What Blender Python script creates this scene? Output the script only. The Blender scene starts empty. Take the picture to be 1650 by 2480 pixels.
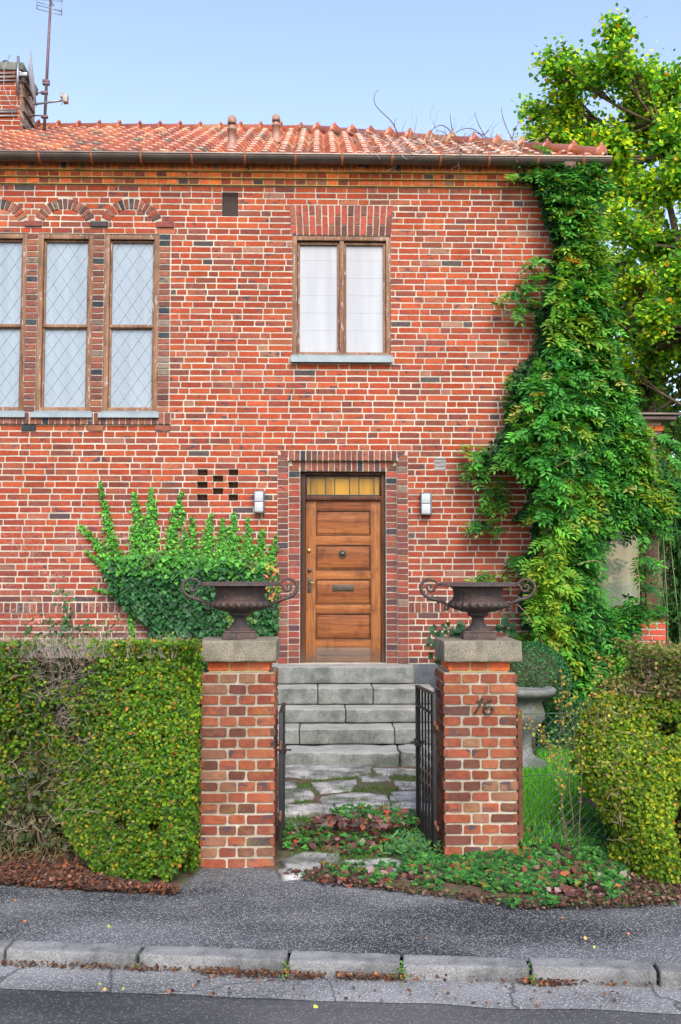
import bpy, bmesh, math, random
import numpy as np
from mathutils import Vector, noise as mnoise
random.seed(7); rng = np.random.default_rng(11)
C = bpy.context.scene.collection
PI = math.pi
# ---------------------------------------------------------------- camera geometry (used to read real positions off the site)
F, CX, CY = 2350.0, 825.0, 1240.0
EYE = 2.04
PITCH = math.atan(160/2350); YAW = math.radians(1.2)
fw = Vector((math.sin(YAW)*math.cos(PITCH), math.cos(YAW)*math.cos(PITCH), math.sin(PITCH)))
rt = Vector((math.cos(YAW), -math.sin(YAW), 0)); up = rt.cross(fw)
def ray(px, py): return fw + rt*((px-CX)/F) + up*((CY-py)/F)
def onY(px, py, Y):
    d = ray(px, py); t = Y/d.y
    return d.x*t, EYE + d.z*t
def onZ(px, py, z):
    d = ray(px, py); t = (z-EYE)/d.z
    return d.x*t, d.y*t
def R(x0, y0, x1, y1, Y):
    ym, xm = (y0+y1)/2, (x0+x1)/2
    return onY(x0, ym, Y)[0], onY(x1, ym, Y)[0], onY(xm, y1, Y)[1], onY(xm, y0, Y)[1]
YW = 11.6      # face of the front wall
CH = 0.0757    # brick course
# ---------------------------------------------------------------- object helpers
def empty(name, loc=(0,0,0)):
    o = bpy.data.objects.new(name, None); C.objects.link(o); o.location = loc; o.empty_display_size = .1
    return o
def tag(o, label=None, cat=None, group=None, kind=None):
    if label: o['label'] = label
    if cat: o['category'] = cat
    if group: o['group'] = group
    if kind: o['kind'] = kind
    return o
def kids(o): return [c for c in bpy.data.objects if c.parent == o]
def copy_tree(o, parent=None):
    c = o.copy(); C.objects.link(c)
    if parent: c.parent = parent
    for k in kids(o):
        if k is not c: copy_tree(k, c)
    return c
class MB:
    def __init__(s): s.v = []; s.f = []; s.c = []; s.sm = []
    def add(s, vs, fs, col=(1,1,1,1), smooth=False):
        b = len(s.v); s.v.extend([tuple(v) for v in vs]); s.f.extend([tuple(b+i for i in f) for f in fs])
        if len(col) == 3: col = (*col, 1)
        s.c.extend([col]*len(vs)); s.sm.extend([smooth]*len(fs))
    def build(s, name, mat, parent=None, off=None):
        me = bpy.data.meshes.new(name)
        vs = s.v
        if off is not None: vs = [(v[0]-off[0], v[1]-off[1], v[2]-off[2]) for v in vs]
        me.from_pydata(vs, [], s.f)
        ca = me.color_attributes.new('Col', 'FLOAT_COLOR', 'POINT')
        ca.data.foreach_set('color', np.array(s.c, dtype=np.float32).ravel())
        me.polygons.foreach_set('use_smooth', s.sm)
        me.materials.append(mat); me.update()
        o = bpy.data.objects.new(name, me); C.objects.link(o)
        if parent: o.parent = parent
        return o
    # --- shapes
    def box(s, x0, x1, y0, y1, z0, z1, col=(1,1,1,1)):
        v = [(x0,y0,z0),(x1,y0,z0),(x1,y1,z0),(x0,y1,z0),(x0,y0,z1),(x1,y0,z1),(x1,y1,z1),(x0,y1,z1)]
        s.add(v, [(3,2,1,0),(4,5,6,7),(0,1,5,4),(1,2,6,5),(2,3,7,6),(3,0,4,7)], col)
    def gbox(s, x0, x1, y0, y1, z0, z1, r=.006, seg=(4,3,3), amp=0., fr=8., col=(1,1,1,1), xf=None):
        def ts(a, b, n):
            L = b-a; rr = min(r, L/2.2)
            base = [a, a+rr*.3, a+rr] + [a+rr+(L-2*rr)*i/n for i in range(1, n)] + [b-rr, b-rr*.3, b]
            return base
        X, Y, Z = ts(x0,x1,seg[0]), ts(y0,y1,seg[1]), ts(z0,z1,seg[2])
        rr = min(r, (x1-x0)/2.2, (y1-y0)/2.2, (z1-z0)/2.2)
        idx = {}; vs = []
        def vid(i, j, k):
            key = (i,j,k)
            if key not in idx:
                p = Vector((X[i],Y[j],Z[k]))
                q = Vector((min(max(p.x,x0+rr),x1-rr), min(max(p.y,y0+rr),y1-rr), min(max(p.z,z0+rr),z1-rr)))
                d = p-q
                if d.length > 1e-9: p = q + d.normalized()*rr
                if amp:
                    n = mnoise.noise_vector(p*fr)*.6 + mnoise.noise_vector(p*fr*3.1)*.4
                    p = p + n*amp
                idx[key] = len(vs); vs.append(p if xf is None else xf(p))
            return idx[key]
        fs = []
        nx, ny, nz = len(X)-1, len(Y)-1, len(Z)-1
        for i in range(nx):
            for j in range(ny):
                fs.append((vid(i,j,0),vid(i,j+1,0),vid(i+1,j+1,0),vid(i+1,j,0)))
                fs.append((vid(i,j,nz),vid(i+1,j,nz),vid(i+1,j+1,nz),vid(i,j+1,nz)))
        for i in range(nx):
            for k in range(nz):
                fs.append((vid(i,0,k),vid(i+1,0,k),vid(i+1,0,k+1),vid(i,0,k+1)))
                fs.append((vid(i,ny,k),vid(i,ny,k+1),vid(i+1,ny,k+1),vid(i+1,ny,k)))
        for j in range(ny):
            for k in range(nz):
                fs.append((vid(0,j,k),vid(0,j,k+1),vid(0,j+1,k+1),vid(0,j+1,k)))
                fs.append((vid(nx,j,k),vid(nx,j+1,k),vid(nx,j+1,k+1),vid(nx,j,k+1)))
        s.add(vs, fs, col, True)
    def tube(s, pts, rad, n=6, col=(1,1,1,1), cap=True, flat=1.0, ref=None):
        pts = [Vector(p) for p in pts]
        if not hasattr(rad, '__len__'): rad = [rad]*len(pts)
        vs = []; fs = []
        prev = None
        for i, p in enumerate(pts):
            t = (pts[min(i+1,len(pts)-1)] - pts[max(i-1,0)])
            if t.length < 1e-9: t = Vector((0,0,1))
            t.normalize()
            a = ref if ref is not None else (prev if prev is not None else (Vector((0,0,1)) if abs(t.z) < .9 else Vector((1,0,0))))
            a = a - t*a.dot(t)
            if a.length < 1e-6: a = t.orthogonal()
            a.normalize(); prev = a; b = t.cross(a)
            for k in range(n):
                an = 2*PI*k/n
                vs.append(p + a*math.cos(an)*rad[i]*flat + b*math.sin(an)*rad[i])
        for i in range(len(pts)-1):
            for k in range(n):
                fs.append((i*n+k, i*n+(k+1)%n, (i+1)*n+(k+1)%n, (i+1)*n+k))
        if cap:
            fs.append(tuple(range(n))[::-1]); fs.append(tuple((len(pts)-1)*n+k for k in range(n)))
        s.add(vs, fs, col, n > 4)
    def lathe(s, prof, n=48, c=(0,0,0), col=(1,1,1,1), mod=None, closed=False):
        vs = []; fs = []
        for i, (r, z) in enumerate(prof):
            for k in range(n):
                a = 2*PI*k/n
                rr = r if mod is None else mod(r, z, a)
                vs.append((c[0]+rr*math.cos(a), c[1]+rr*math.sin(a), c[2]+z))
        for i in range(len(prof)-1):
            for k in range(n):
                fs.append((i*n+k, i*n+(k+1)%n, (i+1)*n+(k+1)%n, (i+1)*n+k))
        s.add(vs, fs, col, True)
# ---------------------------------------------------------------- materials
def mat(name):
    m = bpy.data.materials.new(name); m.use_nodes = True
    nt = m.node_tree; b = nt.nodes['Principled BSDF']
    return m, nt, b
def N(nt, t, **kw):
    n = nt.nodes.new(t)
    for k, v in kw.items():
        if k in n.inputs.keys() if isinstance(k, str) else False: n.inputs[k].default_value = v
        else: setattr(n, k, v)
    return n
def coord(nt): return N(nt, 'ShaderNodeTexCoord').outputs['Object']
def noise(nt, scale, detail=4, rough=.6, vec=None, dist=0.):
    n = nt.nodes.new('ShaderNodeTexNoise'); n.inputs['Scale'].default_value = scale
    n.inputs['Detail'].default_value = detail; n.inputs['Roughness'].default_value = rough; n.inputs['Distortion'].default_value = dist
    nt.links.new(vec if vec is not None else coord(nt), n.inputs['Vector'])
    return n.outputs['Fac']
def mapping(nt, sc=(1,1,1), rot=(0,0,0), vec=None):
    n = nt.nodes.new('ShaderNodeMapping'); n.inputs['Scale'].default_value = sc; n.inputs['Rotation'].default_value = rot
    nt.links.new(vec if vec is not None else coord(nt), n.inputs['Vector']); return n.outputs['Vector']
def ramp(nt, fac, stops, interp='LINEAR'):
    n = nt.nodes.new('ShaderNodeValToRGB'); cr = n.color_ramp; cr.interpolation = interp
    while len(cr.elements) < len(stops): cr.elements.new(.5)
    for e, (p, c) in zip(cr.elements, stops):
        e.position = p; e.color = (c, c, c, 1) if not hasattr(c, '__len__') else (*c[:3], 1)
    nt.links.new(fac, n.inputs['Fac']); return n.outputs['Color']
def mix(nt, fac, a, b, mode='MIX'):
    n = nt.nodes.new('ShaderNodeMix'); n.data_type = 'RGBA'; n.blend_type = mode
    def put(sock, v):
        if isinstance(v, bpy.types.NodeSocket): nt.links.new(v, sock)
        elif hasattr(v, '__len__'): sock.default_value = (*v[:3], 1)
        else: sock.default_value = v
    put(n.inputs[0], fac); put(n.inputs[6], a); put(n.inputs[7], b)
    return n.outputs[2]
def math_(nt, op, a, b=None):
    n = nt.nodes.new('ShaderNodeMath'); n.operation = op
    for i, v in enumerate([a, b]):
        if v is None: continue
        if isinstance(v, bpy.types.NodeSocket): nt.links.new(v, n.inputs[i])
        else: n.inputs[i].default_value = v
    return n.outputs[0]
def attr(nt):
    n = nt.nodes.new('ShaderNodeAttribute'); n.attribute_name = 'Col'; return n
def bump(nt, b, h, dist=.004, st=1.):
    n = nt.nodes.new('ShaderNodeBump'); n.inputs['Distance'].default_value = dist; n.inputs['Strength'].default_value = st
    nt.links.new(h, n.inputs['Height']); nt.links.new(n.outputs[0], b.inputs['Normal'])
def base(nt, b, c): 
    if isinstance(c, bpy.types.NodeSocket): nt.links.new(c, b.inputs['Base Color'])
    else: b.inputs['Base Color'].default_value = (*c, 1)
def simple(name, col, rough=.6, metal=0., var=.25, sc=20., bmp=0., spec=.5, use_attr=False):
    m, nt, b = mat(name)
    n = noise(nt, sc, 6)
    src = attr(nt).outputs['Color'] if use_attr else None
    f = ramp(nt, n, [(.3, 1-var), (.7, 1+var*.6)])
    base(nt, b, mix(nt, 1., src if src else (*col,), f, 'MULTIPLY'))
    b.inputs['Roughness'].default_value = rough; b.inputs['Metallic'].default_value = metal
    b.inputs['Specular IOR Level'].default_value = spec
    if bmp: bump(nt, b, noise(nt, sc*3, 5), bmp)
    return m
M = {}
# brick: colour of each brick from its attribute, alpha = how patchy it is
def brick_material(name, stains):
    m, nt, b = mat(name)
    a = attr(nt); v = coord(nt)
    c = mix(nt, 1., a.outputs['Color'], ramp(nt, noise(nt, 26, 7, .7, v), [(.28,.68),(.72,1.28)]), 'MULTIPLY')
    dv = mapping(nt, (9, 9, 17), (0, .55, 0), v)
    patch = ramp(nt, noise(nt, 1.0, 3, .55, dv, .6), [(.575,0),(.64,1)])
    f = math_(nt, 'MULTIPLY', patch, a.outputs['Alpha'])
    c = mix(nt, f, c, (.06,.05,.06))
    sp = ramp(nt, noise(nt, 160, 2, .5, v), [(.68,0),(.76,1)])
    c = mix(nt, math_(nt, 'MULTIPLY', sp, .35), c, (.07,.04,.035))
    lime = ramp(nt, noise(nt, 2.2, 7, .7, v), [(.55,0),(.8,1)])
    c = mix(nt, math_(nt, 'MULTIPLY', lime, .22), c, (.50,.36,.28))
    c = mix(nt, 1., c, ramp(nt, noise(nt, .9, 6, .6, mapping(nt,(1,1,.55),(0,0,0),v)), [(.32,.78),(.62,1.08)]), 'MULTIPLY')
    if stains == 'wall':     # pale rootlet marks left by cleared ivy, low on the left of the wall, thin crooked lines
        sx = N(nt, 'ShaderNodeSeparateXYZ'); nt.links.new(v, sx.inputs[0])
        vo = N(nt, 'ShaderNodeTexVoronoi', feature='DISTANCE_TO_EDGE'); vo.inputs['Scale'].default_value = 13; vo.inputs['Randomness'].default_value = 1
        wv = N(nt, 'ShaderNodeTexNoise'); wv.inputs['Scale'].default_value = 7; nt.links.new(v, wv.inputs['Vector'])
        vv = mix(nt, .12, v, wv.outputs['Color'], 'ADD'); nt.links.new(vv, vo.inputs['Vector'])
        line = ramp(nt, vo.outputs['Distance'], [(.012,1),(.03,0)])
        zone = math_(nt, 'MULTIPLY', ramp(nt, math_(nt,'MULTIPLY_ADD', sx.outputs['Z'], -.5), [(0,0),(1,1)]), 1)
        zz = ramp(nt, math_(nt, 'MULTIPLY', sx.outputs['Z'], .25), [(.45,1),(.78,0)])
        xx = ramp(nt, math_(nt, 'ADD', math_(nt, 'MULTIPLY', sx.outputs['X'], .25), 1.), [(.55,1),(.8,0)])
        pm = ramp(nt, noise(nt, 3., 3, .5, v), [(.42,0),(.58,1)])
        k = math_(nt, 'MULTIPLY', math_(nt, 'MULTIPLY', zz, xx), math_(nt, 'MULTIPLY', line, pm))
        c = mix(nt, math_(nt, 'MULTIPLY', k, .6), c, (.62,.56,.50))
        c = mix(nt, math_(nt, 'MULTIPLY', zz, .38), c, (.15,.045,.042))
    if stains == 'pillar':
        g = ramp(nt, noise(nt, 5., 6, .7, v), [(.55,0),(.72,1)])
        c = mix(nt, math_(nt, 'MULTIPLY', g, .28), c, (.28,.24,.05))
        g2 = ramp(nt, noise(nt, 3.3, 6, .7, mapping(nt,(1,1,1.3),(1,0,2),v)), [(.58,0),(.74,1)])
        c = mix(nt, math_(nt, 'MULTIPLY', g2, .5), c, (.10,.06,.05))
    base(nt, b, c); b.inputs['Roughness'].default_value = .85
    b.inputs['Specular IOR Level'].default_value = .12
    bump(nt, b, noise(nt, 130, 5, .6, v), .003)
    return m
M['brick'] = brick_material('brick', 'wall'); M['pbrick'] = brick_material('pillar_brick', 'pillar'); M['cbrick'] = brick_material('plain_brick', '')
def mortar(name, c1, c2):
    m, nt, b = mat(name); v = coord(nt)
    c = mix(nt, ramp(nt, noise(nt, 4, 6, .7, v), [(.35,0),(.65,1)]), c1, c2)
    c = mix(nt, 1., c, ramp(nt, noise(nt, 90, 4, .6, v), [(.3,.8),(.7,1.1)]), 'MULTIPLY')
    c = mix(nt, 1., c, ramp(nt, noise(nt, 1.3, 8, .7, mapping(nt,(1,1,.5),(0,0,0),v)), [(.30,.62),(.58,1.06)]), 'MULTIPLY')
    base(nt, b, c); b.inputs['Roughness'].default_value = .95; b.inputs['Specular IOR Level'].default_value = .1; bump(nt, b, noise(nt, 120, 5), .004); return m
M['mortar'] = mortar('mortar', (.52,.475,.385), (.39,.345,.265))
M['pmortar'] = mortar('pillar_mortar', (.43,.395,.32), (.26,.22,.15))
def stone(name, c1, c2, speck=1., moss=0., sc=1., streak=0.):
    m, nt, b = mat(name); v = coord(nt)
    sp = ramp(nt, noise(nt, 150*sc, 2, .7, v), [(.36,.45),(.50,1.),(.66,1.35)])
    c = mix(nt, ramp(nt, noise(nt, 3.5, 7, .7, v), [(.38,0),(.62,1)]), c1, c2)
    c = mix(nt, speck, c, mix(nt, 1., c, sp, 'MULTIPLY'))
    blk = ramp(nt, noise(nt, 6, 8, .75, mapping(nt, (1,1,.45 if streak else 1), (0,0,0), v)), [(.48,0),(.66,1)])
    c = mix(nt, math_(nt, 'MULTIPLY', blk, .55+streak*.2), c, (c2[0]*.4, c2[1]*.42, c2[2]*.38))
    if moss:
        g = ramp(nt, noise(nt, 9, 6, .7, v), [(.55-.1*moss,0),(.68,1)])
        c = mix(nt, math_(nt,'MULTIPLY', g, moss), c, (.08,.10,.02))
    if name == 'granite_step':   # up-facing treads lightened: sky light from above painted in, plus foot wear
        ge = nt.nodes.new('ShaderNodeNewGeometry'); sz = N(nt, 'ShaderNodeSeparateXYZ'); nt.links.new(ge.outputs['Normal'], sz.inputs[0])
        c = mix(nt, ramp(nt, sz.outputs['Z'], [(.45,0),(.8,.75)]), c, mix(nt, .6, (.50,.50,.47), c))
    base(nt, b, c); b.inputs['Roughness'].default_value = .9; b.inputs['Specular IOR Level'].default_value = .3
    bump(nt, b, noise(nt, 150*sc, 5, .7, v), .006); return m
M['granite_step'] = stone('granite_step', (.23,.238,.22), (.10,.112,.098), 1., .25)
M['granite_kerb'] = stone('granite_kerb', (.235,.24,.235), (.12,.125,.125), .8)
M['cap_stone'] = stone('cap_stone', (.25,.225,.165), (.165,.155,.115), 1., .2, .9, 1.)
M['flag'] = stone('flagstone', (.42,.42,.41), (.07,.075,.07), .7, .4)
M['plinth'] = stone('plinth_render', (.15,.17,.185), (.115,.13,.14), .6)
M['old_stone'] = stone('old_stone', (.22,.225,.215), (.12,.125,.12), .6, .8)
def wood(name, c1, c2, c3, sc=1., axis='z', dirt=0., rough=.5, peel=0.):
    m, nt, b = mat(name); v = coord(nt)
    s = {'z': (38,38,1.6), 'x': (1.6,38,38)}[axis]
    g = noise(nt, 1.*sc, 7, .65, mapping(nt, s, (0,0,0), v), .3)
    c = mix(nt, ramp(nt, g, [(.35,0),(.65,1)]), c1, c2)
    big = noise(nt, 1., 5, .6, mapping(nt, tuple(q*.12 for q in s), (0,0,0), v))
    c = mix(nt, ramp(nt, big, [(.42,0),(.62,.85)]), c, c3)
    stn = ramp(nt, noise(nt, 5., 7, .7, mapping(nt, (1,1,.8), (0,0,0), v)), [(.50,0),(.70,.6)])
    c = mix(nt, stn, c, tuple(q*.35 for q in c2))
    fine = ramp(nt, noise(nt, 2.6, 3, .6, mapping(nt, s, (0,0,0), v)), [(.3,.62),(.6,1.12)])
    c = mix(nt, 1., c, fine, 'MULTIPLY')
    if peel:
        p = ramp(nt, noise(nt, 1., 6, .7, mapping(nt, (40,40,7), (0,0,0), v)), [(.58,0),(.63,1)])
        c = mix(nt, math_(nt,'MULTIPLY', p, peel), c, (.50,.48,.46))
    if dirt:
        sx = N(nt, 'ShaderNodeSeparateXYZ'); nt.links.new(v, sx.inputs[0])
        z = math_(nt, 'ADD', sx.outputs['Z'], math_(nt, 'MULTIPLY', noise(nt, 5, 5), .35))
        d = ramp(nt, math_(nt, 'ADD', math_(nt, 'MULTIPLY', z, .5), -.1), [(.50,1),(.60,0)])
        c = mix(nt, math_(nt, 'MULTIPLY', d, dirt), c, (.09,.075,.06))
    base(nt, b, c); b.inputs['Roughness'].default_value = rough; b.inputs['Specular IOR Level'].default_value = .2; bump(nt, b, g, .003); return m
M['door'] = wood('door_wood', (.21,.065,.018), (.10,.030,.010), (.32,.12,.034), 1, 'x', .8)
M['door_stile'] = wood('door_stile_wood', (.22,.076,.020), (.11,.034,.011), (.30,.12,.036), 1, 'z', .65)
M['door_frame'] = wood('door_frame_wood', (.045,.019,.011), (.022,.011,.008), (.10,.036,.013), 1, 'z', .8)
M['win_wood'] = wood('window_wood', (.21,.115,.065), (.12,.062,.036), (.27,.15,.085), 1, 'z', 0, .6, .6)
M['brown_wood'] = wood('brown_painted_wood', (.12,.06,.045), (.09,.045,.035), (.14,.07,.05), 1, 'z', 0, .55)
def glass(name, col, rough=.06, lo=.82):
    m, nt, b = mat(name); v = coord(nt)
    c = mix(nt, ramp(nt, noise(nt, 1.6, 4, .5, mapping(nt,(5,5,.35),(0,0,0),v)), [(.35,0),(.65,1)]), col, tuple(q*lo for q in col))
    base(nt, b, c); b.inputs['Roughness'].default_value = rough; b.inputs['Specular IOR Level'].default_value = .6
    b.inputs['Coat Weight'].default_value = .25; b.inputs['Coat Roughness'].default_value = .03
    bump(nt, b, noise(nt, 5, 2), .002, .4); return m
M['pane'] = glass('pale_curtained_glass', (.225,.285,.32))
M['pane_white'] = glass('white_blind_glass', (.33,.355,.36))
M['pane_amber'] = glass('amber_glass', (.36,.19,.015), .2, .45)
M['pane_green'] = glass('sunroom_glass', (.42,.48,.34), .06, .45)
M['pane_amber'].node_tree.nodes['Principled BSDF'].inputs['Coat Weight'].default_value = 0; M['pane_amber'].node_tree.nodes['Principled BSDF'].inputs['Specular IOR Level'].default_value = .25
M['lead'] = simple('lead_strip', (.24,.30,.345), .5, 0)
M['lead_white'] = simple('blind_seam', (.36,.38,.40), .5)
M['black_metal'] = simple('black_painted_iron', (.018,.019,.02), .45, .3, .4, 30, .001)
M['rust'] = simple('rusty_iron', (.13,.055,.03), .85, .2, .5, 25, .003)
M['zinc'] = simple('sill_zinc', (.20,.255,.275), .5, .1, .2, 6)
M['gutter'] = simple('gutter_copper', (.105,.085,.072), .38, .6, .35, 4)
M['copper'] = simple('bracket_copper', (.42,.14,.06), .45, .5, .3, 20)
M['steel'] = simple('grey_steel', (.20,.215,.23), .4, .6, .2, 12)
M['dish'] = simple('dish_grey', (.55,.58,.62), .5, .1, .12, 9)
M['mast'] = simple('mast_brown', (.13,.085,.09), .6, .3, .3, 14)
M['clay'] = simple('clay_pipe', (.30,.16,.11), .6, 0, .35, 10, .002)
M['brass'] = simple('aged_brass', (.30,.24,.10), .4, .8, .4, 60)
M['dark_brass'] = simple('dark_bronze', (.06,.065,.055), .4, .6, .4, 60)
M['lamp_glass'] = simple('opal_glass', (.34,.375,.39), .25, 0, .08, 4)
M['dark'] = simple('dark_matte', (.03,.02,.018), .9)  # near-black matte, also for solid boxes drawn as vent openings and keyhole
M['vent'] = simple('vent_grille', (.05,.03,.025), .7, .2)
M['vent_grey'] = simple('grey_vent', (.34,.33,.32), .6, .2, .3, 30)
def urn_material():
    m, nt, b = mat('rusted_cast_iron'); v = coord(nt)
    c = mix(nt, ramp(nt, noise(nt, 7, 7, .7, v), [(.40,0),(.60,1)]), (.038,.034,.035), (.078,.046,.037))
    c = mix(nt, math_(nt,'MULTIPLY', ramp(nt, noise(nt, 55, 5, .75, v), [(.54,0),(.66,1)]), .55), c, (.17,.14,.105))
    c = mix(nt, math_(nt,'MULTIPLY', ramp(nt, noise(nt, 12, 6, .7, mapping(nt,(1,1,1),(1,2,0),v)), [(.56,0),(.64,1)]), .7), c, (.035,.035,.04))
    base(nt, b, c); b.inputs['Roughness'].default_value = .72; b.inputs['Metallic'].default_value = .25
    bump(nt, b, noise(nt, 90, 5, .7, v), .003); return m
M['urn'] = urn_material()
def tile_material():
    m, nt, b = mat('glazed_clay_tile'); a = attr(nt); v = coord(nt)
    c = mix(nt, 1., a.outputs['Color'], ramp(nt, noise(nt, 14, 6, .7, v), [(.3,.7),(.7,1.2)]), 'MULTIPLY')
    l = ramp(nt, noise(nt, 3., 7, .75, v), [(.57,0),(.7,1)])
    c = mix(nt, math_(nt,'MULTIPLY', l, .4), c, (.12,.08,.05))
    base(nt, b, c); b.inputs['Roughness'].default_value = .26; b.inputs['Specular IOR Level'].default_value = .55
    bump(nt, b, noise(nt, 60, 4), .001); return m
M['tile'] = tile_material()
def leaf_material(name, trans=.35, rough=.5, spec=.16):
    m, nt, b = mat(name); a = attr(nt); v = coord(nt)
    c = mix(nt, 1., a.outputs['Color'], ramp(nt, noise(nt, 40, 3), [(.3,.8),(.7,1.2)]), 'MULTIPLY')
    base(nt, b, c); b.inputs['Roughness'].default_value = rough; b.inputs['Specular IOR Level'].default_value = spec
    t = nt.nodes.new('ShaderNodeBsdfTranslucent')
    nt.links.new(mix(nt, 1., c, (1.5,1.35,.6), 'MULTIPLY'), t.inputs['Color'])
    ms = nt.nodes.new('ShaderNodeMixShader'); ms.inputs[0].default_value = trans
    nt.links.new(b.outputs[0], ms.inputs[1]); nt.links.new(t.outputs[0], ms.inputs[2])
    nt.links.new(ms.outputs[0], nt.nodes['Material Output'].inputs['Surface']); return m
M['leaf'] = leaf_material('leaf'); M['leaf_thin'] = leaf_material('thin_leaf', .5); M['ivy'] = leaf_material('ivy_leaf', .15, .45, .18)
M['dryleaf'] = leaf_material('dry_leaf', .1, .75, .15); M['grass'] = leaf_material('grass_blade', .4, .5, .2)
M['bark'] = simple('bark', (.12,.085,.06), .9, 0, .45, 18, .004, .2)
M['twig'] = simple('twig', (.3,.24,.2), .9, 0, .3, 40, 0, .2, True)
def asphalt(name, dark, light, amount, sc=1., worn=0., crack=False):
    m, nt, b = mat(name); v = coord(nt)
    vo = N(nt, 'ShaderNodeTexVoronoi'); vo.inputs['Scale'].default_value = 95*sc; vo.inputs['Randomness'].default_value = 1
    nt.links.new(v, vo.inputs['Vector'])
    rnd = N(nt, 'ShaderNodeSeparateColor'); nt.links.new(vo.outputs['Color'], rnd.inputs[0])
    isl = ramp(nt, rnd.outputs[0], [(1-amount-.12,0),(1-amount+.12,1)])
    core = ramp(nt, vo.outputs['Distance'], [(.25,1),(.55,0)])
    wob = ramp(nt, noise(nt, 70*sc, 3, .7, v), [(.35,.35),(.6,1.1)])
    f = math_(nt, 'MULTIPLY', math_(nt,'MULTIPLY', isl, core), wob)
    lc = mix(nt, rnd.outputs[1], light, tuple(q*.6 for q in light))
    c = mix(nt, f, dark, lc)
    big = noise(nt, .9, 6, .6, mapping(nt,(.6,1.6,1),(0,0,.1),v))
    c = mix(nt, 1., c, ramp(nt, big, [(.3,.72),(.7,1.35)]), 'MULTIPLY')
    if worn: c = mix(nt, math_(nt,'MULTIPLY', ramp(nt, big, [(.40,0),(.60,1)]), worn), c, tuple(q*.65 for q in light))
    if crack:
        vc = N(nt, 'ShaderNodeTexVoronoi', feature='DISTANCE_TO_EDGE'); vc.inputs['Scale'].default_value = 1.1
        nz = N(nt, 'ShaderNodeTexNoise'); nz.inputs['Scale'].default_value = 5; nz.inputs['Detail'].default_value = 5; nt.links.new(v, nz.inputs['Vector'])
        nt.links.new(mix(nt, .25, v, nz.outputs['Color'], 'ADD'), vc.inputs['Vector'])
        k = ramp(nt, vc.outputs['Distance'], [(.004,1),(.012,0)])
        c = mix(nt, math_(nt,'MULTIPLY',k,.7), c, (.03,.03,.03))
    base(nt, b, c); b.inputs['Roughness'].default_value = .85; b.inputs['Specular IOR Level'].default_value = .3
    bump(nt, b, f, .004, .8); return m
M['road'] = asphalt('road_asphalt', (.036,.038,.041), (.20,.195,.195), .40, .85, .3)
M['pavement'] = asphalt('pavement_asphalt', (.028,.031,.034), (.42,.435,.44), .58, .95, .22)
M['strip'] = asphalt('gutter_strip_asphalt', (.09,.094,.096), (.44,.445,.44), .72, .8, .35, True)
def soil_material():
    m, nt, b = mat('soil'); v = coord(nt)
    c = mix(nt, ramp(nt, noise(nt, 10, 8, .7, v), [(.4,0),(.6,1)]), (.05,.032,.02), (.10,.06,.035))
    g = ramp(nt, noise(nt, 1.8, 6, .7, v), [(.48,0),(.56,1)])
    c = mix(nt, math_(nt,'MULTIPLY', g, .6), c, (.05,.09,.02))
    base(nt, b, c); b.inputs['Roughness'].default_value = .95; bump(nt, b, noise(nt, 40, 8), .02); return m
M['soil'] = soil_material()
M['meadow'] = simple('far_grass', (.06,.11,.025), .9, 0, .4, .5)
# ---------------------------------------------------------------- numpy leaves
def vnoise(P, sc, seed=0):
    r = np.random.default_rng(seed); L = r.random((32,32,32))
    q = np.asarray(P)*sc; i = np.floor(q).astype(int); f = q-i; f = f*f*(3-2*f); out = 0
    for dx in (0,1):
        for dy in (0,1):
            for dz in (0,1):
                w = (f[:,0] if dx else 1-f[:,0])*(f[:,1] if dy else 1-f[:,1])*(f[:,2] if dz else 1-f[:,2])
                out = out + w*L[(i[:,0]+dx)%32,(i[:,1]+dy)%32,(i[:,2]+dz)%32]
    return out
def nrm(a): return a/np.maximum(np.linalg.norm(a, axis=1, keepdims=True), 1e-9)
OVAL = (np.array([(0,0,0),(.27,.42,.07),(0,1,0),(-.27,.42,.07)]), [(0,1,2),(0,2,3)])
LONG = (np.array([(0,0,0),(.13,.45,.04),(0,1,-.05),(-.13,.45,.04)]), [(0,1,2),(0,2,3)])
WIDE = (np.array([(0,0,0),(.32,.2,.05),(.38,.55,.07),(0,1,-.02),(-.38,.55,.07),(-.32,.2,.05)]), [(0,1,2,3),(0,3,4,5)])
IVYL = (np.array([(0,.1,0),(.22,-.05,.03),(.5,.18,.06),(.3,.42,.05),(.27,.6,.03),(0,1,-.03),(-.27,.6,.03),(-.3,.42,.05),(-.5,.18,.06),(-.22,-.05,.03)]), [(0,1,2,3,4,5),(0,5,6,7,8,9)])
LOBE = (np.array([(0,0,0),(.34,.12,.05),(.26,.36,.03),(.44,.62,.07),(.16,.68,.03),(0,1,0),(-.16,.68,.03),(-.44,.62,.07),(-.26,.36,.03),(-.34,.12,.05)]), [(0,1,2,3,4,5),(0,5,6,7,8,9)])
BLADE = (np.array([(-.04,0,0),(.04,0,0),(.03,.55,.05),(0,1,.2),(-.03,.55,.05)]), [(0,1,2,3,4)])
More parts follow.
